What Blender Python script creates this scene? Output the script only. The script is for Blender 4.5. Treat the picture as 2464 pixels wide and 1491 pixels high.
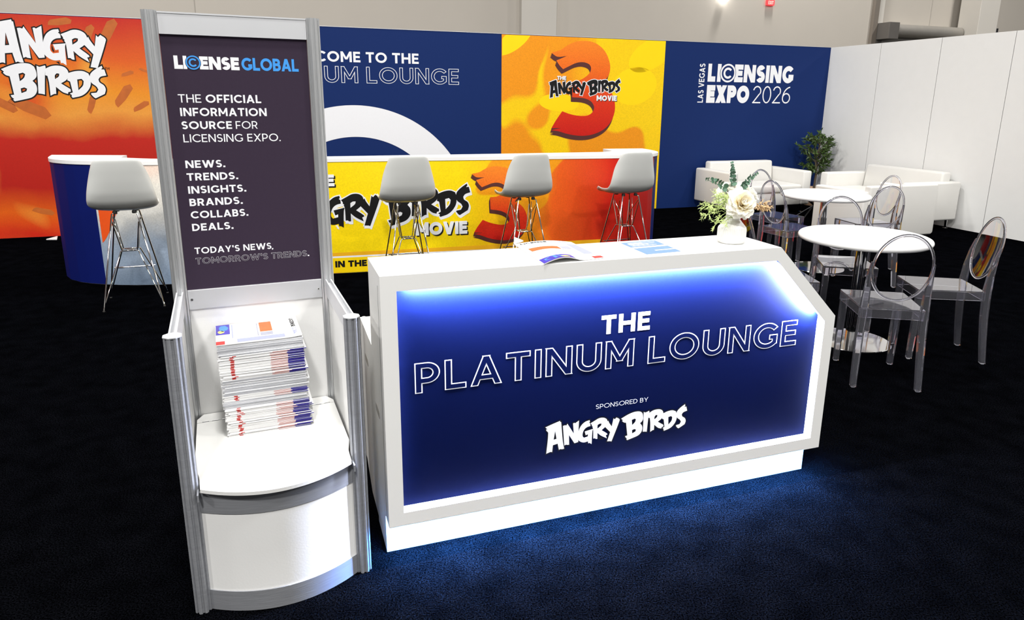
import bpy, bmesh, math, random
from math import sin, cos, pi, sqrt, atan2, radians
from mathutils import Vector, Matrix
from mathutils.geometry import tessellate_polygon

random.seed(7)
for o in list(bpy.data.objects):
    bpy.data.objects.remove(o)
SC = bpy.context.scene
COL = SC.collection

# ------------------------------------------------------------------ camera
PITCH, ROLL, EYE, FPX = .2441, .0095, 1.579, 1647.99
fw = Vector((0, cos(PITCH), -sin(PITCH)))
up0 = Vector((0, sin(PITCH), cos(PITCH)))
rt = Vector((cos(ROLL), 0, 0)) + up0 * sin(ROLL)
up = up0 * cos(ROLL) - Vector((sin(ROLL), 0, 0))
cam = bpy.data.cameras.new('camera')
cam.sensor_width = 36
cam.lens = FPX / 2464 * 36
cam.shift_x = -9.03 / 2464
cam.shift_y = -92.6 / 2464
cam.clip_end = 200
camo = bpy.data.objects.new('camera', cam)
COL.objects.link(camo)
m = Matrix((rt, up, -fw)).transposed().to_4x4()
m.translation = Vector((0, 0, EYE))
camo.matrix_world = m
SC.camera = camo

# ------------------------------------------------------------------ view, world, lights
SC.view_settings.view_transform = 'Standard'
SC.view_settings.look = 'None'
SC.view_settings.gamma = 1
SC.view_settings.use_curve_mapping = False
SC.view_settings.exposure = 0.15

wd = bpy.data.worlds.new('hall_air')
SC.world = wd
wd.use_nodes = True
wd.node_tree.nodes['Background'].inputs[0].default_value = (1.0, .985, .965, 1)
wd.node_tree.nodes['Background'].inputs[1].default_value = .34


def lamp(name, x, y, z, power, size, color=(1, .98, .95), aim=None):
    """A ceiling high-bay: a round downward area lamp."""
    l = bpy.data.lights.new(name, 'AREA')
    l.shape = 'DISK'
    l.size = size
    l.energy = power
    l.color = color
    o = bpy.data.objects.new(name, l)
    o.location = (x, y, z)
    if aim:
        d = Vector(aim) - Vector((x, y, z))
        o.rotation_euler = d.to_track_quat('-Z', 'Y').to_euler()
    COL.objects.link(o)
    return o


for (x, y, p) in ((-7, 1, 640), (0, 1, 620), (7, 1, 500), (-7, 8, 430), (0, 8, 430), (7, 8, 330),
                  (-10, 15, 420), (-2, 15, 380), (6, 16, 560), (13.5, 12.5, 800), (0, -5, 1050), (-8, -5, 760), (8, -5, 700)):  # the far right one is added to brighten that end of the hall
    lamp('high_bay', x, y, 8.6, p * .84, .9)

# ------------------------------------------------------------------ materials
MATS = {}


def mat(name, color, rough=.5, metal=0.0, bump=0, bscale=200, var=0, vscale=8, spec=.5, emit=None, es=0,
        trans=0, ior=1.45, coat=0, stretch=None):
    if name in MATS:
        return MATS[name]
    m = bpy.data.materials.new(name)
    m.use_nodes = True
    nt = m.node_tree
    b = nt.nodes['Principled BSDF']
    b.inputs['Base Color'].default_value = (*color, 1)
    b.inputs['Roughness'].default_value = rough
    b.inputs['Metallic'].default_value = metal
    b.inputs['Specular IOR Level'].default_value = spec
    b.inputs['IOR'].default_value = ior
    b.inputs['Transmission Weight'].default_value = trans
    b.inputs['Coat Weight'].default_value = coat
    if emit:
        b.inputs['Emission Color'].default_value = (*emit, 1)
        b.inputs['Emission Strength'].default_value = es
    tc = None
    if var or bump:
        tc = nt.nodes.new('ShaderNodeTexCoord')
        mp = nt.nodes.new('ShaderNodeMapping')
        if stretch:
            mp.inputs['Scale'].default_value = stretch
        nt.links.new(tc.outputs['Object'], mp.inputs['Vector'])
    if var:
        n = nt.nodes.new('ShaderNodeTexNoise')
        n.inputs['Scale'].default_value = vscale
        n.inputs['Detail'].default_value = 6
        nt.links.new(mp.outputs[0], n.inputs['Vector'])
        mx = nt.nodes.new('ShaderNodeMix')
        mx.data_type = 'RGBA'
        mx.inputs['A'].default_value = (*[max(0, c * (1 - var)) for c in color], 1)
        mx.inputs['B'].default_value = (*[min(1, c * (1 + var)) for c in color], 1)
        nt.links.new(n.outputs['Fac'], mx.inputs['Factor'])
        nt.links.new(mx.outputs['Result'], b.inputs['Base Color'])
    if bump:
        n2 = nt.nodes.new('ShaderNodeTexNoise')
        n2.inputs['Scale'].default_value = bscale
        n2.inputs['Detail'].default_value = 4
        nt.links.new(mp.outputs[0], n2.inputs['Vector'])
        bp = nt.nodes.new('ShaderNodeBump')
        bp.inputs['Strength'].default_value = bump
        bp.inputs['Distance'].default_value = .01
        nt.links.new(n2.outputs['Fac'], bp.inputs['Height'])
        nt.links.new(bp.outputs['Normal'], b.inputs['Normal'])
    MATS[name] = m
    return m


def srgb(r, g, b):
    f = lambda c: c / 255 / 12.92 if c / 255 <= .04045 else ((c / 255 + .055) / 1.055) ** 2.4
    return (f(r), f(g), f(b))


def M_carpet():
    m = bpy.data.materials.new('black_carpet')
    m.use_nodes = True
    nt = m.node_tree
    b = nt.nodes['Principled BSDF']
    b.inputs['Roughness'].default_value = .95
    b.inputs['Specular IOR Level'].default_value = .0
    tc = nt.nodes.new('ShaderNodeTexCoord')
    n1 = nt.nodes.new('ShaderNodeTexNoise')
    n1.inputs['Scale'].default_value = 190
    n1.inputs['Detail'].default_value = 3
    n2 = nt.nodes.new('ShaderNodeTexNoise')
    n2.inputs['Scale'].default_value = 9
    n2.inputs['Detail'].default_value = 6
    nt.links.new(tc.outputs['Object'], n1.inputs['Vector'])
    nt.links.new(tc.outputs['Object'], n2.inputs['Vector'])
    r1 = nt.nodes.new('ShaderNodeValToRGB')
    r1.color_ramp.elements[0].position = .38
    r1.color_ramp.elements[0].color = (.00008, .00008, .00011, 1)
    r1.color_ramp.elements[1].position = .70
    r1.color_ramp.elements[1].color = (.0032, .0035, .0050, 1)
    nt.links.new(n1.outputs['Fac'], r1.inputs['Fac'])
    r2 = nt.nodes.new('ShaderNodeValToRGB')
    r2.color_ramp.elements[0].position = .3
    r2.color_ramp.elements[0].color = (.55, .55, .55, 1)
    r2.color_ramp.elements[1].position = .7
    r2.color_ramp.elements[1].color = (1.2, 1.2, 1.2, 1)
    nt.links.new(n2.outputs['Fac'], r2.inputs['Fac'])
    mx = nt.nodes.new('ShaderNodeMix')
    mx.data_type = 'RGBA'
    mx.blend_type = 'MULTIPLY'
    mx.inputs['Factor'].default_value = 1
    nt.links.new(r1.outputs[0], mx.inputs['A'])
    nt.links.new(r2.outputs[0], mx.inputs['B'])
    nt.links.new(mx.outputs['Result'], b.inputs['Base Color'])
    bp = nt.nodes.new('ShaderNodeBump')
    bp.inputs['Strength'].default_value = .8
    bp.inputs['Distance'].default_value = .006
    nt.links.new(n1.outputs['Fac'], bp.inputs['Height'])
    nt.links.new(bp.outputs['Normal'], b.inputs['Normal'])
    return m


def ramp(nt, stops):
    r = nt.nodes.new('ShaderNodeValToRGB')
    el = r.color_ramp.elements
    while len(el) > 1:
        el.remove(el[-1])
    el[0].position = stops[0][0]
    el[0].color = (*stops[0][1], 1)
    for p, c in stops[1:]:
        e = el.new(p)
        e.color = (*c, 1)
    return r


def print_mat(name, axis, stops, warp=.12, wscale=2.5, blot=None, grain=.12, rough=.45):
    """Printed artwork: a ramp along one UV axis, warped by noise, with large soft shapes laid over."""
    if name in MATS:
        return MATS[name]
    m = bpy.data.materials.new(name)
    m.use_nodes = True
    nt = m.node_tree
    b = nt.nodes['Principled BSDF']
    b.inputs['Roughness'].default_value = rough
    b.inputs['Specular IOR Level'].default_value = .3
    tc = nt.nodes.new('ShaderNodeTexCoord')
    sp = nt.nodes.new('ShaderNodeSeparateXYZ')
    nt.links.new(tc.outputs['UV'], sp.inputs[0])
    n = nt.nodes.new('ShaderNodeTexNoise')
    n.inputs['Scale'].default_value = wscale
    n.inputs['Detail'].default_value = 5
    nt.links.new(tc.outputs['Object'], n.inputs['Vector'])
    ma = nt.nodes.new('ShaderNodeMath')
    ma.operation = 'MULTIPLY_ADD'
    nt.links.new(n.outputs['Fac'], ma.inputs[0])
    ma.inputs[1].default_value = warp
    ad = nt.nodes.new('ShaderNodeMath')
    ad.operation = 'ADD'
    ad.inputs[1].default_value = -warp / 2
    nt.links.new(sp.outputs[axis], ad.inputs[0])
    nt.links.new(ad.outputs[0], ma.inputs[2])
    r = ramp(nt, stops)
    nt.links.new(ma.outputs[0], r.inputs['Fac'])
    last = r.outputs[0]
    for (bs, th, soft, col, seed) in (blot or ()):
        v = nt.nodes.new('ShaderNodeTexNoise')
        v.inputs['Scale'].default_value = bs
        v.inputs['Detail'].default_value = .6
        mp = nt.nodes.new('ShaderNodeMapping')
        mp.inputs['Location'].default_value = (seed, seed * .7, seed * .3)
        nt.links.new(tc.outputs['Object'], mp.inputs['Vector'])
        nt.links.new(mp.outputs[0], v.inputs['Vector'])
        rr = ramp(nt, [(th, (0, 0, 0)), (min(.99, th + soft), (1, 1, 1))])
        nt.links.new(v.outputs['Fac'], rr.inputs['Fac'])
        mx = nt.nodes.new('ShaderNodeMix')
        mx.data_type = 'RGBA'
        mx.inputs['B'].default_value = (*col, 1)
        nt.links.new(rr.outputs[0], mx.inputs['Factor'])
        nt.links.new(last, mx.inputs['A'])
        last = mx.outputs['Result']
    if grain:
        g = nt.nodes.new('ShaderNodeTexNoise')
        g.inputs['Scale'].default_value = 90
        g.inputs['Detail'].default_value = 3
        nt.links.new(tc.outputs['Object'], g.inputs['Vector'])
        gr = ramp(nt, [(.3, (1 - grain,) * 3), (.7, (1 + grain,) * 3)])
        nt.links.new(g.outputs['Fac'], gr.inputs['Fac'])
        mx = nt.nodes.new('ShaderNodeMix')
        mx.data_type = 'RGBA'
        mx.blend_type = 'MULTIPLY'
        mx.inputs['Factor'].default_value = 1
        nt.links.new(last, mx.inputs['A'])
        nt.links.new(gr.outputs[0], mx.inputs['B'])
        last = mx.outputs['Result']
    nt.links.new(last, b.inputs['Base Color'])
    MATS[name] = m
    return m


WHITE = mat('white_laminate', (.80, .80, .785), .38, bump=.02, bscale=300, var=.015)
LIDW = mat('white_shelf_board', (.70, .70, .685), .4, bump=.02, bscale=200, var=.015)
WALLW = mat('white_wall_panel', (.80, .80, .79), .5, bump=.03, bscale=150, var=.02)
NAVY = mat('navy_print', srgb(21, 43, 96), .6, bump=.04, bscale=400, var=.06, vscale=60, spec=.12)
BARNAVY = mat('bar_navy_print', srgb(8, 22, 92), .5, var=.05, vscale=60, spec=.2)
LETTER = mat('white_print', (.82, .83, .86), .5, var=.02, vscale=40, spec=.3)
BLACKP = mat('black_print', (.006, .006, .007), .5, var=.2, vscale=40, spec=.3)
PURPLE = mat('aubergine_print', srgb(54, 44, 59), .6, bump=.05, bscale=500, var=.07, vscale=90, spec=.12)
CYAN = mat('blue_print', srgb(66, 150, 228), .5, var=.03, vscale=40, spec=.3)
ALU = mat('brushed_aluminium', (.56, .57, .58), .38, .7, bump=.05, bscale=60, var=.06, vscale=30, stretch=(12, 12, .6))
ALUD = mat('scuffed_aluminium', (.33, .34, .365), .45, .45, bump=.08, bscale=40, var=.16, vscale=14, stretch=(.6, .6, 9))
ALUW = mat('matt_aluminium', (.66, .67, .69), .5, .6, var=.03, vscale=10)
GROOVE = mat('dark_groove', (.10, .10, .10), .6, .6, var=.1)
CHROME = mat('chrome', (.78, .78, .78), .07, 1, var=.03, vscale=20)
SHELL = mat('stool_plastic', (.60, .61, .59), .34, bump=.01, bscale=60, var=.02)
RUBBER = mat('black_rubber', (.012, .012, .012), .6, var=.2)
GHOST = mat('clear_acrylic', (.90, .90, .99), .0, trans=.965, ior=1.47, var=.004, vscale=5)
PANE = mat('clear_acrylic_pane', (.985, .985, .995), .0, trans=1, ior=1.45, var=.003, vscale=5)
GLIDE = mat('clear_glide', (.72, .72, .74), .3, var=.03)
LEATHER = mat('white_leatherette', (.71, .70, .67), .45, bump=.05, bscale=120, var=.02)
TABLE = mat('table_laminate', (.83, .83, .825), .3, bump=.01, bscale=60, var=.01)
STRIP = mat('led_strip', (.8, .85, 1), .5, emit=(.70, .76, 1.0), es=2300, var=.02)
OPAL = mat('opal_diffuser', (.8, .82, .85), .5, emit=(.72, .84, 1.0), es=3.2, var=.02)
BASELED = mat('base_led_strip', (.8, .85, 1), .5, emit=(.085, .36, 1.0), es=1150, var=.02)
PANEL = mat('royal_blue_film', (.0016, .0042, .032), .6, var=.05, vscale=80, spec=.04)
STEEL = mat('dark_steel', (.05, .05, .055), .35, 1, var=.1)
BEIGE = mat('hall_wall_paint', (.50, .46, .405), .8, bump=.05, bscale=20, var=.03, vscale=2)
BEIGEL = mat('hall_trim_paint', (.56, .53, .48), .8, var=.03, vscale=2)
GALV = mat('roller_steel', (.33, .31, .28), .40, .35, var=.08, vscale=6)
GALVD = mat('roller_end_steel', (.12, .11, .10), .5, .2, var=.1, vscale=8)
CERAMIC = mat('white_ceramic', (.78, .775, .75), .45, bump=.02, bscale=90, var=.02)
PAPER = mat('white_paper', (.80, .80, .80), .5, var=.02, vscale=30)
PAGES = mat('page_edges', (.50, .51, .55), .7, bump=.5, bscale=60, var=.14, vscale=50, stretch=(.05, .05, 30))
INKB = mat('violet_ink', srgb(62, 48, 160), .4, var=.08, vscale=60)
INKDB = mat('deep_blue_ink', srgb(34, 20, 130), .4, var=.12, vscale=60)
INKR = mat('red_ink', srgb(190, 50, 45), .45, var=.08, vscale=60)
INKP = mat('pink_brown_ink', srgb(190, 110, 100), .5, var=.06, vscale=60)
INKO = mat('orange_ink', srgb(220, 95, 40), .45, var=.25, vscale=60)
INKG = mat('grey_ink', srgb(150, 152, 165), .5, var=.15, vscale=60)
INKL = mat('pale_blue_ink', srgb(150, 155, 215), .45, var=.08, vscale=60)
INKS = mat('sky_blue_ink', srgb(70, 130, 220), .45, var=.2, vscale=60)
INKY = mat('yellow_ink', srgb(240, 205, 110), .45, var=.1, vscale=60)
BROWN = mat('brown_print', srgb(82, 38, 34), .5, var=.06)
SPLASHY = mat('yellow_print', srgb(248, 212, 4), .5, var=.03, spec=.3)
RED3 = print_mat('orange_red_print', 1, [(0, srgb(196, 22, 14)), (.35, srgb(214, 48, 18)), (.7, srgb(232, 104, 24)), (1, srgb(240, 130, 30))], .05, 3)
ARTRED = print_mat('red_poster_art', 1, [(0, srgb(206, 40, 18)), (.10, srgb(218, 92, 16)), (.24, srgb(176, 30, 20)), (.45, srgb(186, 36, 24)),
                                        (.56, srgb(226, 150, 60)), (.66, srgb(226, 140, 34)), (.82, srgb(214, 92, 30)), (1, srgb(188, 36, 28))],
                   .16, 1.1, [(1.2, .52, .16, srgb(206, 60, 24), 3.1), (1.7, .60, .20, srgb(236, 176, 70), 9.4)], .05)
ARTYEL = print_mat('yellow_poster_art', 0, [(0, srgb(236, 146, 18)), (.42, srgb(236, 150, 14)), (.62, srgb(244, 200, 4)), (1, srgb(242, 202, 6))],
                   .3, 1.4, [(.9, .50, .012, srgb(244, 200, 4), 1.7), (1.2, .58, .03, srgb(234, 146, 16), 5.2)], .10)
ARTBAR = print_mat('bar_art', 0, [(0, srgb(238, 168, 10)), (.12, srgb(246, 214, 4)), (.45, srgb(247, 216, 4)), (.60, srgb(240, 180, 10)),
                                 (.70, srgb(228, 92, 22)), (.86, srgb(204, 32, 16)), (1, srgb(150, 8, 8))],
                   .10, 1.2, [(1.5, .62, .012, srgb(235, 152, 16), 4.4)], .08)
ARTFUR = print_mat('bar_grey_fur_art', 1, [(0, srgb(120, 138, 160)), (.35, srgb(150, 164, 182)), (.6, srgb(206, 205, 200)), (.85, srgb(226, 222, 212)), (1, srgb(232, 210, 196))],
                   .3, 5, None, .10)
ORANGEP = mat('orange_print', srgb(232, 84, 22), .5, var=.06, vscale=40)
GOLDP = mat('gold_print', srgb(238, 176, 20), .5, var=.06, vscale=40)


def translucent(m, w):
    nt = m.node_tree
    b = nt.nodes['Principled BSDF']
    t = nt.nodes.new('ShaderNodeBsdfTranslucent')
    if b.inputs['Base Color'].links:
        nt.links.new(b.inputs['Base Color'].links[0].from_socket, t.inputs['Color'])
    x = nt.nodes.new('ShaderNodeMixShader')
    x.inputs[0].default_value = w
    nt.links.new(b.outputs[0], x.inputs[1])
    nt.links.new(t.outputs[0], x.inputs[2])
    nt.links.new(x.outputs[0], nt.nodes['Material Output'].inputs[0])


LEAF = mat('olive_leaf', srgb(66, 88, 40), .45, var=.35, vscale=9)
BARK = mat('bark', (.10, .075, .05), .8, bump=.4, bscale=40, var=.3)
TERRA = mat('tan_pot', srgb(205, 170, 140), .6, var=.05)
SOIL = mat('soil', (.02, .015, .01), .9, bump=.5, bscale=60, var=.3)
EUC = mat('eucalyptus_leaf', srgb(84, 118, 96), .55, var=.2, vscale=30)
FERN = mat('fern_green', srgb(196, 212, 140), .6, var=.15, vscale=30)
TANSPRAY = mat('tan_spray', srgb(214, 184, 140), .7, var=.15, vscale=40)
PETAL = print_mat('cream_petal', 1, [(0, srgb(250, 200, 90)), (.28, srgb(252, 228, 160)), (.5, srgb(254, 250, 238)), (1, srgb(255, 254, 250))], .1, 30, None, .02, .6)
PETALY = print_mat('yellow_petal', 1, [(0, srgb(246, 190, 70)), (.30, srgb(252, 226, 140)), (.62, srgb(254, 247, 222)), (1, srgb(255, 253, 246))], .1, 30, None, .02, .6)
PETALW = mat('white_petal', (.93, .92, .86), .6, var=.02, vscale=40)
translucent(PETAL, .35)
translucent(PETALY, .35)
translucent(PETALW, .35)
EXITRED = mat('exit_red', (.6, .02, .02), .4, emit=(1, .05, .06), es=1.3, var=.02)
LAMPW = mat('lamp_glass', (.9, .9, .9), .4, emit=(1, .97, .92), es=9, var=.01)
LEAFLET = mat('leaflet_blue', srgb(100, 134, 178), .4, var=.06, vscale=12)


# ------------------------------------------------------------------ mesh builder
class MB:
    def __init__(s):
        s.V, s.F, s.MI, s.UV = [], [], [], {}

    def face(s, pts, mi=0, uv=None):
        b = len(s.V)
        s.V += [tuple(p) for p in pts]
        s.F.append(tuple(range(b, b + len(pts))))
        s.MI.append(mi)
        if uv:
            s.UV[len(s.F) - 1] = uv

    def raw(s, V, F, mi=0, uvs=None):
        b = len(s.V)
        s.V += [tuple(p) for p in V]
        for k, f in enumerate(F):
            s.F.append(tuple(i + b for i in f))
            s.MI.append(mi)
            if uvs:
                s.UV[len(s.F) - 1] = [uvs[i] for i in f]
        return s

    def box(s, x0, y0, z0, x1, y1, z1, mi=0):
        V = [(x0, y0, z0), (x1, y0, z0), (x1, y1, z0), (x0, y1, z0), (x0, y0, z1), (x1, y0, z1), (x1, y1, z1), (x0, y1, z1)]
        F = [(0, 3, 2, 1), (4, 5, 6, 7), (0, 1, 5, 4), (1, 2, 6, 5), (2, 3, 7, 6), (3, 0, 4, 7)]
        return s.raw(V, F, mi)

    def prism(s, loops, fn, d0, d1, mi=0, caps=True):
        """2-D outline (first loop) with holes, mapped by fn(u, v, d), extruded from depth d0 to d1."""
        tri = tessellate_polygon([[Vector((p[0], p[1], 0)) for p in lp] for lp in loops])
        flat = [p for lp in loops for p in lp]
        n = len(flat)
        if d0 == d1:
            return s.raw([fn(p[0], p[1], d0) for p in flat], [tuple(t) for t in tri], mi)
        V = [fn(p[0], p[1], d0) for p in flat] + [fn(p[0], p[1], d1) for p in flat]
        F = []
        if caps:
            F += [tuple(t) for t in tri] + [tuple(i + n for i in reversed(t)) for t in tri]
        b = 0
        for lp in loops:
            k = len(lp)
            for i in range(k):
                j = (i + 1) % k
                F.append((b + i, b + j, b + j + n, b + i + n))
            b += k
        return s.raw(V, F, mi)

    def tube(s, path, r, n=8, closed=False, mi=0, flat=None):
        P = [Vector(p) for p in path]
        k = len(P)
        rad = r if isinstance(r, (list, tuple)) else [r] * k
        T = []
        for i in range(k):
            if closed:
                t = P[(i + 1) % k] - P[i - 1]
            else:
                t = P[min(i + 1, k - 1)] - P[max(i - 1, 0)]
            T.append(t.normalized() if t.length > 1e-9 else Vector((0, 0, 1)))
        ref = Vector((0, 0, 1)) if abs(T[0].z) < .9 else Vector((1, 0, 0))
        nrm = (ref - T[0] * ref.dot(T[0])).normalized()
        V, F = [], []
        for i in range(k):
            nrm = (nrm - T[i] * nrm.dot(T[i])).normalized()
            bi = T[i].cross(nrm)
            for j in range(n):
                a = 2 * pi * j / n
                V.append(P[i] + nrm * (cos(a) * rad[i]) + bi * (sin(a) * rad[i] * (flat or 1)))
        for i in range(k if closed else k - 1):
            i2 = (i + 1) % k
            for j in range(n):
                j2 = (j + 1) % n
                F.append((i * n + j, i * n + j2, i2 * n + j2, i2 * n + j))
        if not closed:
            F.append(tuple(reversed(range(n))))
            F.append(tuple((k - 1) * n + j for j in range(n)))
        return s.raw(V, F, mi)

    def rod(s, a, b, r, n=8, mi=0, r2=None):
        return s.tube([a, b], [r, r if r2 is None else r2], n, False, mi)

    def lathe(s, prof, n=48, cx=0, cy=0, mi=0, rib=0, ribn=0):
        V, F = [], []
        k = len(prof)
        for (r, z) in prof:
            for j in range(n):
                a = 2 * pi * j / n
                rr = r
                V.append((cx + rr * cos(a), cy + rr * sin(a), z))
        for i in range(k - 1):
            for j in range(n):
                j2 = (j + 1) % n
                F.append((i * n + j, i * n + j2, (i + 1) * n + j2, (i + 1) * n + j))
        if prof[0][0] > 1e-6:
            F.append(tuple(reversed(range(n))))
        if prof[-1][0] > 1e-6:
            F.append(tuple((k - 1) * n + j for j in range(n)))
        return s.raw(V, F, mi)

    def grid(s, fn, nu, nv, mi=0, uv=True):
        V, F, U = [], [], []
        for i in range(nu + 1):
            for j in range(nv + 1):
                V.append(fn(i / nu, j / nv))
                U.append((i / nu, j / nv))
        for i in range(nu):
            for j in range(nv):
                a = i * (nv + 1) + j
                F.append((a, a + nv + 1, a + nv + 2, a + 1))
        return s.raw(V, F, mi, U if uv else None)

    def build(s, name, mats, parent=None, smooth=None, bevel=0, seg=2, merge=True, solid=0, sub=0, fixn=True):
        me = bpy.data.meshes.new(name)
        me.from_pydata(s.V, [], s.F)
        if not isinstance(mats, (list, tuple)):
            mats = [mats]
        for x in mats:
            me.materials.append(x)
        me.polygons.foreach_set('material_index', s.MI)
        if s.UV:
            l = me.uv_layers.new(name='UVMap')
            for fi, uv in s.UV.items():
                for k, li in enumerate(me.polygons[fi].loop_indices):
                    l.data[li].uv = uv[k]
        if merge or bevel:
            bm = bmesh.new()
            bm.from_mesh(me)
            bmesh.ops.remove_doubles(bm, verts=bm.verts, dist=1e-6)
            if fixn:
                bmesh.ops.recalc_face_normals(bm, faces=bm.faces)
            if bevel:
                ed = [e for e in bm.edges if len(e.link_faces) == 2 and e.calc_face_angle(0) > .5]
                bmesh.ops.bevel(bm, geom=ed, offset=bevel, segments=seg, profile=.5, affect='EDGES', clamp_overlap=True)
            bm.to_mesh(me)
            bm.free()
        if smooth is not None:
            me.polygons.foreach_set('use_smooth', [True] * len(me.polygons))
            me.set_sharp_from_angle(angle=radians(smooth))
        o = bpy.data.objects.new(name, me)
        COL.objects.link(o)
        if parent is not None:
            o.parent = parent
        if solid:
            md = o.modifiers.new('thickness', 'SOLIDIFY')
            md.thickness = solid
            md.offset = 0
        if sub:
            md = o.modifiers.new('smooth', 'SUBSURF')
            md.levels = md.render_levels = sub
        return o


def thing(name, label, cat, loc=(0, 0, 0), rz=0, group=None):
    o = bpy.data.objects.new(name, None)
    o.empty_display_size = .1
    COL.objects.link(o)
    o.location = loc
    o.rotation_euler = (0, 0, rz)
    o['label'] = label
    o['category'] = cat
    if group:
        o['group'] = group
    return o


def tag(o, label, cat, group=None):
    o['label'] = label
    o['category'] = cat
    if group:
        o['group'] = group
    return o


def place(o, x, y, z=0, rz=0):
    o.location = (x, y, z)
    o.rotation_euler = (0, 0, rz)
    return o


def copy_tree(o, parent=None):
    c = o.copy()
    COL.objects.link(c)
    c.parent = parent
    for ch in list(o.children):
        copy_tree(ch, c)
    return c


class Fr:
    """A plan frame: origin and the direction of its x axis."""

    def __init__(s, x, y, a):
        s.x, s.y, s.a = x, y, a

    def w(s, x, y, z=0):
        return (s.x + x * cos(s.a) - y * sin(s.a), s.y + x * sin(s.a) + y * cos(s.a), z)


WALL = Fr(4.9507, 11.3678, .3314)     # origin: the booth's back right corner, x runs along the back wall
CNT = Fr(-.4257, 2.069, .3368)        # origin: the reception counter's front left corner
KSK = Fr(-1.2046, 2.3157, .4056)      # origin: the information stand's back left post
BAR = Fr(-1.698, 6.175, .2654)        # origin: a point on the bar's front face


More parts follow.
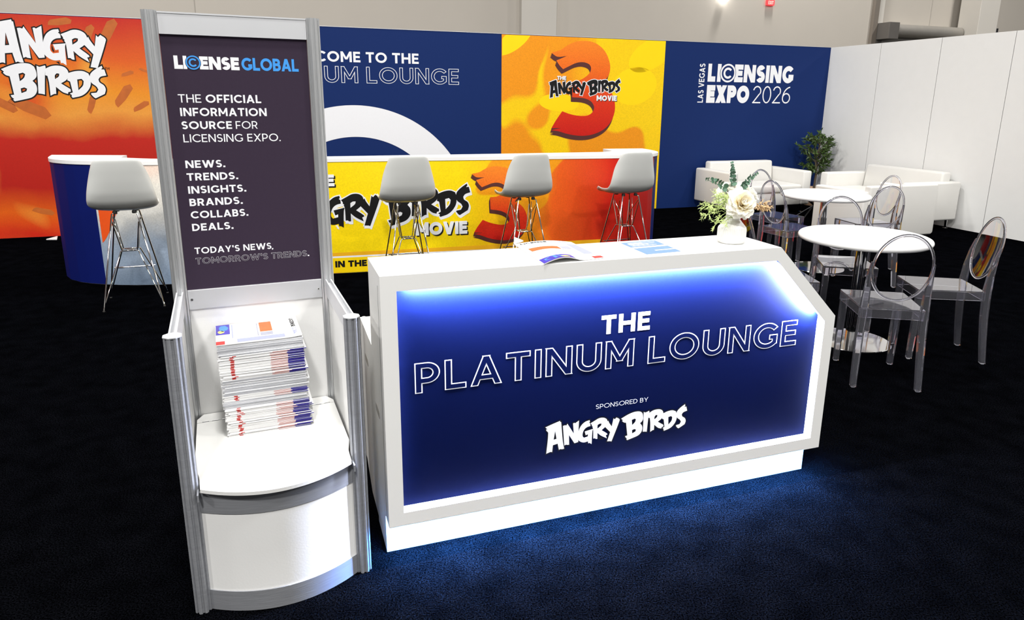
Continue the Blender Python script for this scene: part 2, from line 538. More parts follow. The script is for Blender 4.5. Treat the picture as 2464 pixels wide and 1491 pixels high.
# ------------------------------------------------------------------ lettering (capitals drawn from strokes)
def glyph(ch, w):
    """Width and strokes of a geometric capital of height 1. A stroke is a convex polygon or an arc band."""
    P = []
    bar = lambda x0, y0, x1, y1: P.append(('p', [(x0, y0), (x1, y0), (x1, y1), (x0, y1)]))
    par = lambda xb, xt, hw, y0=0, y1=1: P.append(('p', [(xb, y0), (xb + hw, y0), (xt + hw, y1), (xt, y1)]))
    arc = lambda cx, cy, rx, ry, a0, a1, wx=None: P.append(('a', cx, cy, rx, ry, radians(a0), radians(a1), w))
    h = w * 1.08
    if ch == 'A':
        W = .80 + w * .35
        par(0, W / 2 - h / 2, h); par(W - h, W / 2 - h / 2, h); bar(W * .22, .2, W * .78, .2 + w * .9)
    elif ch == 'B':
        W = .56 + w * .6
        bar(0, 0, w, 1); m = .52
        for (y0, y1, xx) in ((m - w / 2, 1, W * .94), (0, m + w / 2, W)):
            ry = (y1 - y0) / 2; rx = min(ry, xx * .5)
            bar(0, y1 - w, xx - rx, y1); bar(0, y0, xx - rx, y0 + w); arc(xx - rx, (y0 + y1) / 2, rx, ry, -90, 90)
    elif ch == 'C':
        W = .80 + w * .3
        arc(.5, .5, .5, .5, 42, 318)
    elif ch == 'D':
        W = .68 + w * .6; rx = min(.5, W - .2)
        bar(0, 0, w, 1); bar(0, 0, W - rx, w); bar(0, 1 - w, W - rx, 1); arc(W - rx, .5, rx, .5, -90, 90)
    elif ch == 'E':
        W = .50 + w * .6
        bar(0, 0, w, 1); bar(0, 0, W, w); bar(0, .5 - w / 2 + .01, W * .92, .5 + w / 2 + .01); bar(0, 1 - w, W * .98, 1)
    elif ch == 'F':
        W = .48 + w * .6
        bar(0, 0, w, 1); bar(0, .44 - w / 2, W * .92, .44 + w / 2); bar(0, 1 - w, W, 1)
    elif ch == 'G':
        W = .86 + w * .25
        arc(.5, .5, .5, .5, 42, 318); bar(W - w, .17, W, .5); bar(W - w - .12, .5 - w * .95, W, .5)
    elif ch == 'H':
        W = .62 + w
        bar(0, 0, w, 1); bar(W - w, 0, W, 1); bar(0, .5 - w / 2, W, .5 + w / 2)
    elif ch == 'I':
        W = w
        bar(0, 0, w, 1)
    elif ch == 'L':
        W = .48 + w * .55
        bar(0, 0, w, 1); bar(0, 0, W, w)
    elif ch == 'M':
        W = .76 + w; t = w * .98
        bar(0, 0, w, 1); bar(W - w, 0, W, 1)
        par(W / 2 - t / 2, 0, t, .25, 1); par(W / 2 - t / 2, W - t, t, .25, 1)
    elif ch == 'N':
        W = .64 + w
        bar(0, 0, w, 1); bar(W - w, 0, W, 1); par(W - w * 1.15, 0, w * 1.15)
    elif ch in 'O0':
        W = 1.0 + w * .12 if ch == 'O' else .62 + w * .2
        arc(W / 2, .5, W / 2, .5, 0, 360)
    elif ch in 'PR':
        W = .56 + w * .6; y0 = .34 - w * .1 if ch == 'P' else .36 - w * .1; ry = (1 - y0) / 2; rx = min(ry, W * .52)
        bar(0, 0, w, 1); bar(0, 1 - w, W - rx, 1); bar(0, y0, W - rx, y0 + w); arc(W - rx, y0 + ry, rx, ry, -90, 90)
        if ch == 'R':
            par(W - h + .02, W * .42, h * 1.02, 0, y0 + w * .6); W += .03
    elif ch == 'S':
        W = .52 + w * .6; ry = .25 + w / 4
        arc(W / 2, 1 - ry, W / 2 * .97, ry, 28, 262); arc(W / 2, ry, W / 2, ry, -150, 82)
        bar(W / 2 - .06, ry * 2 - w, W / 2 + .06, ry * 2)
    elif ch == 'T':
        W = .60 + w * .6
        bar(0, 1 - w, W, 1); bar(W / 2 - w / 2, 0, W / 2 + w / 2, 1)
    elif ch == 'U':
        W = .62 + w; r = W / 2
        bar(0, r, w, 1); bar(W - w, r, W, 1); arc(r, r, r, r, 180, 360)
    elif ch == 'V':
        W = .80 + w * .35
        par(W / 2 - h / 2, 0, h); par(W / 2 - h / 2, W - h, h)
    elif ch == 'W':
        W = 1.22 + w * .4; q = W / 2
        for k in (0, 1):
            o = k * (q - h / 2)
            par(o + q / 2 - h / 4, o, h); par(o + q / 2 - h / 4, o + q - h / 2, h)
    elif ch == 'X':
        W = .74 + w * .45
        par(0, W - h * 1.1, h * 1.1); par(W - h * 1.1, 0, h * 1.1)
    elif ch == 'Y':
        W = .74 + w * .35
        par(W / 2 - h / 2, 0, h, .40, 1); par(W / 2 - h / 2, W - h, h, .40, 1); bar(W / 2 - w / 2, 0, W / 2 + w / 2, .44)
    elif ch == '2':
        W = .58 + w * .2; r = W / 2
        arc(r, 1 - r, r, r, -35, 170); bar(0, 0, W, w)
        par(0, W - h * 1.15 - .06, h * 1.2, w * .5, 1 - r - r * .5)
    elif ch == '6':
        W = .60 + w * .2; r = W / 2
        arc(r, r, r, r, 0, 360); arc(W * 1.02, r, W * 1.02, 1 - r, 98, 180)
    elif ch == '.':
        W = w * 1.1
        bar(0, 0, W, w * 1.1)
    elif ch == ',':
        W = w * 1.1
        bar(0, 0, W, w * 1.1); par(0, w * .3, w * .6, -.16, .05)
    elif ch == "'":
        W = w
        bar(0, .66, w, 1)
    else:
        W = .30
    return W, P


def dilate(pr, t):
    if pr[0] == 'a':
        _, cx, cy, rx, ry, a0, a1, w = pr
        e = t / max(.01, (rx + ry) / 2 - w / 2) if a1 - a0 < 6.2 else 0
        return ('a', cx, cy, rx + t, ry + t, a0 - e, a1 + e, w + 2 * t)
    pts = pr[1]
    n = len(pts)
    ar = sum(pts[i][0] * pts[(i + 1) % n][1] - pts[(i + 1) % n][0] * pts[i][1] for i in range(n))
    sg = 1 if ar > 0 else -1
    out = []
    for i in range(n):
        a, b, c = Vector(pts[i - 1]), Vector(pts[i]), Vector(pts[(i + 1) % n])
        d1, d2 = (b - a).normalized(), (c - b).normalized()
        n1, n2 = Vector((d1.y, -d1.x)) * sg, Vector((d2.y, -d2.x)) * sg
        k = (n1 + n2)
        k = k / max(.25, k.dot(n1))
        out.append(tuple(b + k * t))
    return ('p', out)


def layout(text, w, track=.13):
    """Strokes of a line of text, letter spans, total width; height is 1."""
    x, out, spans = 0, [], []
    for ch in text:
        W, P = glyph(ch, w)
        for pr in P:
            if pr[0] == 'p':
                out.append(('p', [(q[0] + x, q[1]) for q in pr[1]]))
            else:
                out.append(('a', pr[1] + x, *pr[2:]))
        spans.append((x, x + W))
        x += W + (track if ch != ' ' else .06)
    return out, spans, spans[-1][1]


def strokes(mb, prims, fn, d0, mi=0):
    for k, pr in enumerate(prims):
        d = d0 - (k % 9) * .00003       # strokes overlap, so each lies a hair above the last
        if pr[0] == 'p':
            mb.face([fn(p[0], p[1], d) for p in pr[1]], mi)
        else:
            _, cx, cy, rx, ry, a0, a1, w = pr
            n = max(6, int((a1 - a0) / .14))
            V, F = [], []
            for i in range(n + 1):
                a = a0 + (a1 - a0) * i / n
                V.append(fn(cx + rx * cos(a), cy + ry * sin(a), d))
                V.append(fn(cx + max(.004, rx - w) * cos(a), cy + max(.004, ry - w) * sin(a), d))
            for i in range(n):
                F.append((2 * i, 2 * i + 2, 2 * i + 3, 2 * i + 1))
            mb.raw(V, F, mi)


def write(text, x0, x1, z0, z1, fn, m, parent, w=.2, outline=None, ref=None, d=0, back=None, name='lettering', track=.13):
    """A printed line fitted to x0..x1 (of the part REF of it, if given) and z0..z1 on the face fn(u, v, depth)."""
    w0 = w - 2 * (outline or 0)
    prims, spans, tot = layout(text, w0, track + 2 * (outline or 0))
    a, b = (0, tot)
    if ref:
        i = text.index(ref)
        a, b = spans[i][0], spans[i + len(ref) - 1][1]
    t = outline or 0
    sx = (x1 - x0) / (b - a + 2 * t)
    sz = (z1 - z0) / (1 + 2 * t)
    if outline and ' ' in text:           # each outlined word is a part of its own
        i = 0
        for word in text.split(' '):
            wa, wb = spans[i][0], spans[i + len(word) - 1][1]
            write(word, x0 + (wa - a) * sx, x0 + (wb - a + 2 * t) * sx, z0, z1, fn, m, parent, w, outline, None, d, back, name, track)
            i += len(word) + 1
        return
    g = lambda u, v, dd: fn(x0 + (u - a + t) * sx, z0 + (v + t) * sz, dd)
    mb = MB()
    if outline:
        strokes(mb, [dilate(p, t) for p in prims], g, d, 0)
        strokes(mb, prims, g, d - .0004, 1)
        return mb.build(name, [m, back], parent, merge=False)
    strokes(mb, prims, g, d, 0)
    return mb.build(name, m, parent, merge=False)


LOGO={'A':[[(5854,4184),(6127,4271),(6433,4357),(6448,4303),(6478,4309),(6565,3523),(6629,3194),(6533,3191),(6478,3211),(6419,3182),(6363,3446),(6169,3415),(6146,3137),(6086,3156),(6019,3140),(5912,3109),(5974,3942),(5905,4040),(5883,4098),(5944,4088)],[(6249,3986),(6309,3653),(6196,3633)]],'N':[[(6556,4134),(6642,4147),(6692,4129),(6733,4196),(7004,3755),(6963,4174),(7009,4189),(7051,4166),(7199,4256),(7195,3808),(7196,3377),(7119,3362),(7044,3352),(6810,3726),(6828,3327),(6734,3337),(6706,3356),(6633,3324)]],'G':[[(7635,4203),(7464,4165),(7303,4039),(7212,3860),(7173,3645),(7192,3475),(7299,3369),(7440,3317),(7601,3338),(7615,3252),(7665,3263),(7758,3200),(7768,3716),(7798,3823),(7451,3767),(7499,3606),(7590,3633),(7588,3544),(7432,3514),(7374,3585),(7375,3723),(7434,3853),(7542,3932),(7680,3958),(7668,4065),(7619,4106),(7654,4136)]],'R':[[(7685,4068),(7855,4147),(8020,4219),(8188,4221),(8333,4151),(8389,4037),(8377,3927),(8291,3815),(8154,3711),(8395,3532),(8406,3488),(8341,3470),(8393,3335),(8136,3489),(7983,3626),(7993,3377),(7928,3383),(7884,3418),(7820,3414),(7798,3823),(7761,3898),(7786,3908),(7736,3957),(7744,3984)],[(8142,3986),(8123,3911),(7976,3800),(7975,3948),(8058,3991)]],'Y':[[(8341,3975),(8422,4060),(8460,3970),(8577,3798),(8641,4124),(8692,4074),(8760,4142),(8878,4068),(8902,4000),(8593,3166),(8548,3190),(8410,3205),(8522,3573),(8291,3829)]],'B':[[(8965,4061),(9247,4187),(9504,4255),(9739,4246),(9867,4165),(9915,4002),(9909,3860),(9798,3741),(9895,3606),(9892,3406),(9768,3254),(9537,3177),(9276,3113),(9230,3164),(9267,3178),(9196,3246),(9179,3298),(9271,3311),(9187,3858),(9090,3887),(9014,3955),(9041,3993)],[(9429,3939),(9549,3978),(9610,3934),(9573,3827),(9453,3718)],[(9460,3503),(9560,3539),(9636,3498),(9611,3422),(9473,3364)]],'I':[[(9932,4197),(10008,4163),(10167,4213),(10180,4161),(10148,3909),(10113,3334),(10043,3353),(9939,3364),(9942,3798)]],'R2':[[(10173,4119),(10332,4195),(10509,4220),(10690,4185),(10787,4085),(10803,3954),(10747,3804),(10580,3686),(10842,3516),(10847,3443),(10773,3425),(10762,3369),(10622,3420),(10432,3580),(10431,3364),(10371,3359),(10270,3303),(10251,3694),(10217,3899),(10156,3922)],[(10549,3977),(10530,3894),(10422,3811),(10424,3925),(10479,3988)]],'D':[[(10808,4010),(11000,4068),(11211,4079),(11368,4013),(11426,3860),(11412,3631),(11304,3444),(11145,3323),(10891,3253),(10858,3296),(10870,3338),(10812,3382),(10900,3420),(10841,3747),(10763,3787)],[(11042,3817),(11168,3841),(11227,3775),(11198,3634),(11066,3490)]],'S':[[(11763,4258),(11783,4197),(11741,4146),(11833,4147),(11885,3966),(11713,3919),(11651,3841),(11680,3750),(11801,3659),(11851,3534),(11816,3394),(11549,3254),(11500,3282),(11416,3383),(11429,3410),(11581,3430),(11636,3524),(11582,3619),(11451,3726),(11410,3863),(11430,4004),(11572,4142)]],'3':[[(-47532,22224),(-46182,22615),(-45449,23076),(-44713,23484),(-43720,23814),(-42588,23919),(-41568,23844),(-40660,23542),(-39731,22926),(-39042,22049),(-38598,20931),(-38556,20023),(-38847,19219),(-39410,18637),(-39778,18059),(-38975,17726),(-38289,17159),(-37786,16353),(-37540,15423),(-37556,14368),(-37906,13307),(-38598,12363),(-39633,11658),(-41200,11135),(-42900,11029),(-44722,11275),(-46270,11690),(-47352,11834),(-45772,12128),(-47295,12098),(-46626,13189),(-45708,14429),(-44549,14054),(-43255,13826),(-41958,13829),(-41188,14180),(-40820,14820),(-40974,15398),(-41516,15913),(-42565,16248),(-44237,16345),(-44296,17423),(-44305,18495),(-43165,18684),(-42285,19152),(-41664,19730),(-41493,20297),(-41703,20742),(-42226,21009),(-42994,21102),(-43877,20934),(-44872,20498),(-45739,20089),(-46316,20630),(-46766,21225),(-46028,21520),(-45226,21851),(-46655,21723)]]}

def offset_loop(lp, t):
    """Outline moved outward by t (holes, wound the other way, shrink)."""
    n = len(lp)
    out = []
    for i in range(n):
        a, b, c = Vector(lp[i - 1]), Vector(lp[i]), Vector(lp[(i + 1) % n])
        d1 = (b - a); d2 = (c - b)
        if d1.length < 1e-9 or d2.length < 1e-9:
            out.append(tuple(b)); continue
        d1.normalize(); d2.normalize()
        n1, n2 = Vector((d1.y, -d1.x)), Vector((d2.y, -d2.x))
        k = n1 + n2
        k = k / max(.7, k.dot(n1))
        out.append(tuple(b + k * t))
    return out


def area2(lp):
    return sum(lp[i - 1][0] * lp[i][1] - lp[i][0] * lp[i - 1][1] for i in range(len(lp)))


def smooth_loop(lp, lim=.75, n=4):
    """Round the gentle bends of an outline and keep its sharp corners."""
    P = [Vector(p) for p in lp]
    k = len(P)
    T = []
    for i in range(k):
        a, c = P[i] - P[i - 1], P[(i + 1) % k] - P[i]
        sharp = a.length < 1e-9 or c.length < 1e-9 or a.angle(c) > lim
        T.append(None if sharp else (P[(i + 1) % k] - P[i - 1]).normalized())
    out = []
    for i in range(k):
        j = (i + 1) % k
        A, B = P[i], P[j]
        L = (B - A).length
        out.append(tuple(A))
        if T[i] is None and T[j] is None:
            continue
        ch = (B - A) / L if L > 1e-9 else B - A
        ta = (T[i] if T[i] is not None else ch) * L
        tb = (T[j] if T[j] is not None else ch) * L
        for q in range(1, n):
            t = q / n
            h = A * (2 * t ** 3 - 3 * t * t + 1) + ta * (t ** 3 - 2 * t * t + t) + B * (-2 * t ** 3 + 3 * t * t) + tb * (t ** 3 - t * t)
            out.append(tuple(h))
    return out


def solve_affine(pairs):
    """Least-squares affine map from logo coordinates to face coordinates."""
    A = [[0.0] * 3 for _ in range(3)]
    B = [[0.0] * 3 for _ in range(2)]
    for (sx, sy), (dx, dy) in pairs:
        v = (sx, sy, 1)
        for i in range(3):
            for j in range(3):
                A[i][j] += v[i] * v[j]
            B[0][i] += v[i] * dx
            B[1][i] += v[i] * dy
    Mi = Matrix(A).inverted()
    r = [Mi @ Vector(b) for b in B]
    return lambda p: (r[0].dot(Vector((p[0], p[1], 1))), r[1].dot(Vector((p[0], p[1], 1))))


def LP(k, i):
    p = LOGO[k][0][i]
    return (p[0] / 10000, p[1] / 10000)


def brush(keys, aff, fn, parent, fill, edge, width, shadow=None, shift=(0, 0), name='brush_lettering'):
    """Jagged brush capitals with an outline."""
    mb, eb = MB(), MB()
    for q, k in enumerate(keys):
        loops = []
        for j, lp in enumerate(LOGO[k]):
            pts = smooth_loop([aff((p[0] / 10000, p[1] / 10000)) for p in lp])
            ccw = area2(pts) > 0
            if ccw != (j == 0):
                pts = pts[::-1]
            loops.append(pts)
        mb.prism(loops, fn, -.0008 - q * .00003, -.0008 - q * .00003, 0)
        if width:
            o = [offset_loop(lp, width) for lp in loops]
            if width > .006 * 3:
                o = o[:1] + [lp for lp in o[1:] if abs(area2(lp)) > 1e-5]
            eb.prism(o, fn, -.0003 - q * .00003, -.0003 - q * .00003, 0)
            if shift != (0, 0):
                eb.prism([[(p[0] + shift[0], p[1] + shift[1]) for p in lp] for lp in o], fn, -.00015 - q * .00001, -.00015 - q * .00001, 0)
    a = mb.build(name, fill, parent, merge=False)
    b = eb.build(name + '_outline', edge, parent, merge=False) if width else None
    return a, b


def structure(o):
    o['kind'] = 'structure'
    return o


# ================================================================== the setting
f = MB()
f.face([(-40, -20, 0), (40, -20, 0), (40, 40, 0), (-40, 40, 0)])
structure(f.build('floor', M_carpet()))

# booth back wall: navy printed panels
b = MB()
b.box(-14.5, 0, 0, .0, .045, 2.44)
wb = structure(place(b.build('wall_back', NAVY), *WALL.w(0, 0), rz=WALL.a))
t = MB()
t.box(-14.5, -.004, 2.4405, .004, .05, 2.446)
t.build('top_trim', ALUW, wb)
FW = lambda u, v, d=0: (u, -.0012 + d, v)
write('WELCOME TO THE', -7.727, -6.587, 2.029, 2.155, FW, LETTER, wb, w=.205, ref='OME TO THE')
write('PLATINUM LOUNGE', -7.774, -6.056, 1.777, 1.978, FW, LETTER, wb, w=.205, outline=.034, ref='UM LOUNGE', back=NAVY, name='outline_lettering')
# the wide ring of the print behind the bar
t = MB()
R0, R1, cx, cz = 1.152, 1.547, -7.434, -.041
V, F = [], []
for i in range(97):
    a = pi * i / 96
    z0, z1 = cz + R0 * sin(a), cz + R1 * sin(a)
    V += [(cx + R1 * cos(a), -.0015, max(.002, z1)), (cx + R0 * cos(a), -.0015, max(.002, z0))]
for i in range(96):
    F.append((2 * i, 2 * i + 2, 2 * i + 3, 2 * i + 1))
t.raw(V, F)
t.build('printed_ring', LETTER, wb, merge=False)
# event logo on the right part of the back wall
write('L', -2.231, -2.098, 1.884, 2.142, FW, LETTER, wb, w=.30)
write('I', -2.066, -2.003, 1.884, 2.142, FW, LETTER, wb, w=.26)
write('ENSING', -1.762, -.672, 1.884, 2.142, FW, LETTER, wb, w=.285, track=.07)
write('EXPO', -2.229, -1.466, 1.576, 1.836, FW, LETTER, wb, w=.31, track=.06)
write('2026', -1.398, -.694, 1.577, 1.836, FW, LETTER, wb, w=.075, track=.12)


def copyright_ring(parent, cx, cz, R, fn, m, bg):
    k = MB()
    rings = [('a', 0, 0, 1, 1, 0, 2 * pi, .19)]
    strokes(k, [('a', 0, 0, 1.06, 1.06, 0, 2 * pi, 1.06)], lambda u, v, d: fn(cx + u * R, cz + v * R, d), -.0006, 1)
    strokes(k, rings + [('a', 0, 0, .60, .60, radians(38), radians(322), .24)], lambda u, v, d: fn(cx + u * R, cz + v * R, d), -.0012, 0)
    return k.build('copyright_mark', [m, bg], parent, merge=False)


copyright_ring(wb, -1.880, 2.013, .135, FW, LETTER, NAVY)
# vertical line of text, read upwards
FV = lambda u, v, d=0: (-2.285 - v, -.0015 + d, u)
write('LAS VEGAS', 1.579, 2.141, 0, .096, FV, LETTER, wb, w=.185, track=.12)

# booth right wall: white system panels with thin joints
b = MB()
j = MB()
for k in range(-1, 8):
    y0 = -(.9823 + (k) * .9859)
    if k == -1:
        b.box(0, -.9823 + .0035, 0, .04, 0, 2.44)
    else:
        b.box(0, y0 - .9859 + .0035, 0, .04, y0 - .0035, 2.44)
    j.box(.006, y0 - .0035, 0, .038, y0 + .0035, 2.438)
wr = structure(place(b.build('wall_right', WALLW), *WALL.w(0, 0), rz=WALL.a))
j.build('panel_joint', GROOVE, wr)

# hall wall far behind, its pilaster, column, pipe, roller door
b = MB()
b.box(-40, 5, 0, 40, 5.2, 9.2)
wh = structure(place(b.build('wall_hall', BEIGE), *WALL.w(0, 0), rz=WALL.a))
s_ = MB()
for x in (-9.61, 7.62, -16, 14):
    s_.box(x - .008, 4.996, 0, x + .008, 5, 9.2)
s_.build('wall_joint', mat('wall_joint_dark', (.36, .33, .29), .8, var=.05), wh)  # darker beige strips along the wall joints
b = MB()
b.box(-3.49, 4.86, 0, -2.72, 5, 9.2)
structure(place(b.build('trim_1', BEIGEL), *WALL.w(0, 0), rz=WALL.a))
b = MB()
b.box(-.30, -.30, 0, .30, .30, 9.2)
structure(place(b.build('column', BEIGEL, bevel=.01), *WALL.w(8.66, 4.5), rz=WALL.a - .07))
b = MB()
b.face([(-40, -20, 9.2), (40, -20, 9.2), (40, 40, 9.2), (-40, 40, 9.2)])
structure(b.build('ceiling', mat('ceiling_deck', (.32, .31, .30), .9, var=.1, vscale=1)))
b = MB()
b.box(5.70, 4.90, 0, 5.84, 5, 9.2)
tag(place(b.build('downpipe', mat('brown_pipe', (.17, .145, .12), .6, var=.05)), *WALL.w(0, 0), rz=WALL.a),
    'dark brown square downpipe on the beige hall wall left of the roller door', 'pipe')
b = MB()
b.box(5.86, 4.93, 0, 6.02, 5, 9.2)
structure(place(b.build('trim_2', BEIGEL), *WALL.w(0, 0), rz=WALL.a))

rd = thing('roller_door', 'brown steel roller door housing high on the hall wall above the white booth wall', 'roller door', WALL.w(7.15, 5), WALL.a)
b = MB()
b.prism([[(-.02, 3.50), (-.10, 3.50)] + [(-.30 - .12 * cos(a), 3.36 + .14 * sin(a)) for a in [1.2, .8, .4, 0, -.4, -.8, -1.2]] + [(-.14, 3.20), (-.02, 3.20)]],
        lambda u, v, d: (d, u, v), -.98, 1.20)
b.build('housing', GALV, rd, smooth=30)
b = MB()
b.box(-1.30, -.46, 3.13, -.98, -.005, 3.52)
b.build('end_box', GALVD, rd, bevel=.01)
b = MB()
for k in range(40):
    b.box(-1.12, -.06, k * .08, 1.20, -.03, k * .08 + .074)
b.build('curtain', GALV, rd)
b = MB()
b.box(-1.30, -.10, 0, -1.12, -.005, 3.13)
b.build('guide_rail', GALVD, rd)
b = MB()
b.box(1.20, -.10, 0, 1.26, -.005, 3.13)
b.build('guide_rail', GALVD, rd)

ex = thing('exit_sign', 'small glowing red EXIT sign high on the beige hall wall', 'exit sign', WALL.w(2.65, 5), WALL.a)
b = MB()
b.box(-.105, -.06, 3.78, .105, -.003, 3.90)
b.build('sign_face', EXITRED, ex, bevel=.008)
write('EXIT', -.07, .07, 3.80, 3.875, lambda u, v, d=0: (u, -.062 + d, v), mat('exit_letters', (.9, .5, .45), .4, emit=(1, .5, .42), es=1.0, var=.02), ex, w=.2)

lw = thing('hall_lamp', 'white glowing lamp on the hall wall at the top edge, left of the exit sign', 'lamp', WALL.w(1.375, 5), WALL.a)
b = MB()
b.prism([[(-.06, 3.79), (.055, 3.79), (.085, 3.90), (.085, 4.02), (-.075, 4.02), (-.075, 3.84)]], lambda u, v, d: (u, d, v), -.14, -.03)
b.build('lamp_glass', LAMPW, lw, bevel=.01)
b = MB()
b.box(-.05, -.03, 3.84, .05, -.002, 4.05)
b.build('bracket', GALVD, lw)

ft = thing('conduit_fitting', 'small dark metal fitting peeking over the white booth wall beside the hall column', 'fitting', WALL.w(9.78, 5), WALL.a)
b = MB()
b.box(-.30, -.16, 3.28, -.10, -.002, 3.50)
b.build('junction_box', GALVD, ft, bevel=.01)
b = MB()
b.tube([(-.1, -.1, 3.42), (.05, -.12, 3.46), (.2, -.12, 3.40), (.34, -.12, 3.36)], .035, 8)
b.rod((.06, -.12, 3.36), (.06, -.12, 3.55), .05, 10)
b.build('conduit', STEEL, ft, smooth=40)
b = MB()
b.rod((.02, -.12, 0), (.02, -.12, 3.4), .02, 8)
b.build('riser', GALVD, ft)

# ------------------------------------------------------------------ posters on the back wall
po = thing('wall_poster', 'tall red and orange poster with white brush lettering on the back wall at left', 'poster', WALL.w(0, 0), WALL.a)
b = MB()
b.raw([(-14.4, -.006, .004), (-8.95, -.006, .004), (-8.95, -.006, 2.434), (-14.4, -.006, 2.434),
       (-14.4, -.001, .004), (-8.95, -.001, .004), (-8.95, -.001, 2.434), (-14.4, -.001, 2.434)],
      [(0, 1, 2, 3), (7, 6, 5, 4), (0, 4, 5, 1), (1, 5, 6, 2), (2, 6, 7, 3), (3, 7, 4, 0)], 0,
      [(0, 0), (1, 0), (1, 1), (0, 1)] * 2)
b.build('printed_sheet', ARTRED, po, merge=False)
FP = lambda u, v, d=0: (u, -.0075 + d, v)
aff = solve_affine([(LP('A', 2), (-11.008, 2.344)), (LP('Y', 8), (-10.103, 2.175)), (LP('Y', 9), (-10.278, 1.911)), (LP('G', 17), (-10.542, 1.926)),
                    (LP('N', 9), (-10.731, 2.313)), (LP('G', 0), (-10.586, 2.292)), (LP('A', 15), (-11.20, 1.905))])
brush('ANGRY', aff, FP, po, LETTER, BLACKP, .014)
aff = solve_affine([(LP('B', 0), (-11.172, 1.86)), (LP('B', 12), (-11.087, 1.523)), (LP('S', 0), (-10.197, 1.92)), (LP('S', 11), (-10.305, 1.561)),
                    (LP('I', 5), (-10.79, 1.60))])
brush(['B', 'I', 'R2', 'D', 'S'], aff, FP, po, LETTER, BLACKP, .014)
write('TM', -10.175, -10.125, 1.875, 1.905, lambda u, v, d=0: FP(u, v, d - .001), BLACKP, po, w=.12)
# debris of the print: splintered planks
rs = random.Random(11)
for (u, v, L, a) in ((-10.10, 2.28, .34, 1.0), (-10.55, 2.375, .24, .12), (-9.95, 1.84, .14, .3), (-9.78, 1.88, .10, -.4), (-10.02, 1.60, .30, .9), (-9.85, 1.48, .2, .5),
                     (-10.95, 1.46, .42, -.5), (-11.2, 1.50, .3, -.6), (-10.35, 1.50, .22, 1.2), (-10.72, .36, .2, -.3), (-10.98, .30, .22, -.3), (-10.30, 2.24, .26, 1.1)):
    ca, sa, hw = cos(a), sin(a), L * .16
    pts = [(-L / 2, -hw * .7), (-L * .1, -hw), (L * .42, -hw * .8), (L * .5, hw * .2), (L * .3, hw), (-L * .35, hw * .7), (-L * .46, hw * .1)]
    b = MB()
    b.face([(u + x * ca - y * sa, -.0066, v + x * sa + y * ca) for x, y in pts])
    b.build('printed_debris', mat('plank_print', srgb(186, 96, 34), .5, var=.25, vscale=14), po, merge=False)

mp_ = thing('movie_poster', 'square yellow and orange poster with a big red numeral 3 on the navy back wall', 'poster', WALL.w(0, 0), WALL.a)
b = MB()
x0, x1 = -5.466, -2.981
b.raw([(x0, -.006, .004), (x1, -.006, .004), (x1, -.006, 2.434), (x0, -.006, 2.434), (x0, -.001, .004), (x1, -.001, .004), (x1, -.001, 2.434), (x0, -.001, 2.434)],
      [(0, 1, 2, 3), (7, 6, 5, 4), (0, 4, 5, 1), (1, 5, 6, 2), (2, 6, 7, 3), (3, 7, 4, 0)], 0, [(0, 0), (1, 0), (1, 1), (0, 1)] * 2)
b.build('printed_sheet', ARTYEL, mp_, merge=False)


def numeral(aff, fn, parent, shift):
    pts = smooth_loop([aff((p[0] / 10000, p[1] / 10000)) for p in LOGO['3'][0]], .9, 5)
    b = MB()
    for k in (1, .75, .5, .25):
        b.prism([[(p[0] + shift[0] * k, p[1] + shift[1] * k) for p in pts]], fn, -.0002 - .0001 * (1 - k), -.0002 - .0001 * (1 - k), 0)
    b.build('numeral_side', BROWN, parent, merge=False)
    b = MB()
    us, vs = [p[0] for p in pts], [p[1] for p in pts]
    tri = tessellate_polygon([[Vector((p[0], p[1], 0)) for p in pts]])
    uv = [((p[0] - min(us)) / (max(us) - min(us)), (p[1] - min(vs)) / (max(vs) - min(vs))) for p in pts]
    b.raw([fn(p[0], p[1], -.0005) for p in pts], [tuple(t) for t in tri], 0, uv)
    b.build('numeral', RED3, parent, merge=False)


numeral(lambda p: p, FP, mp_, (-.02, -.062))
aff = solve_affine([(LP('A', 0), (-4.781, 1.827)), (LP('A', 15), (-4.762, 1.625)), (LP('S', 4), (-3.69, 1.857)), (LP('S', 11), (-3.728, 1.694)),
                    (LP('Y', 8), (-4.225, 1.825)), (LP('Y', 9), (-4.277, 1.659)), (LP('B', 0), (-4.199, 1.825)), (LP('B', 12), (-4.154, 1.66))])
F2 = lambda u, v, d=0: FP(u, v, d - .0008)
brush(['A', 'N', 'G', 'R', 'Y', 'B', 'I', 'R2', 'D', 'S'], aff, F2, mp_, BLACKP, LETTER, .009)


def shadow_words(text, x0, x1, z0, z1, fn, parent, s, w=.27):
    write(text, x0 + s, x1 + s, z0 - s, z1 - s, lambda u, v, d=0: fn(u, v, d - .0008), BLACKP, parent, w=w, track=.06)
    write(text, x0, x1, z0, z1, lambda u, v, d=0: fn(u, v, d - .0014), LETTER, parent, w=w, track=.06)


shadow_words('THE', -4.660, -4.525, 1.866, 1.918, F2, mp_, .006)
shadow_words('MOVIE', -4.049, -3.729, 1.590, 1.665, F2, mp_, .008)
# soft lobes of the artwork behind the numeral
for (u, v, rx, ry, a) in ((-4.62, 1.56, .30, .12, -.05), (-3.45, 1.80, .36, .26, .2), (-3.20, 2.25, .40, .20, .5), (-5.30, 2.36, .30, .12, .6)):
    b = MB()
    b.face([(max(-5.46, min(-2.985, u + rx * cos(q) * cos(a) - ry * sin(q) * sin(a))), -.0064, min(2.43, v + rx * cos(q) * sin(a) + ry * sin(q) * cos(a))) for q in [2 * pi * k / 40 for k in range(40)]])
    b.build('printed_lobe', SPLASHY, mp_, merge=False)

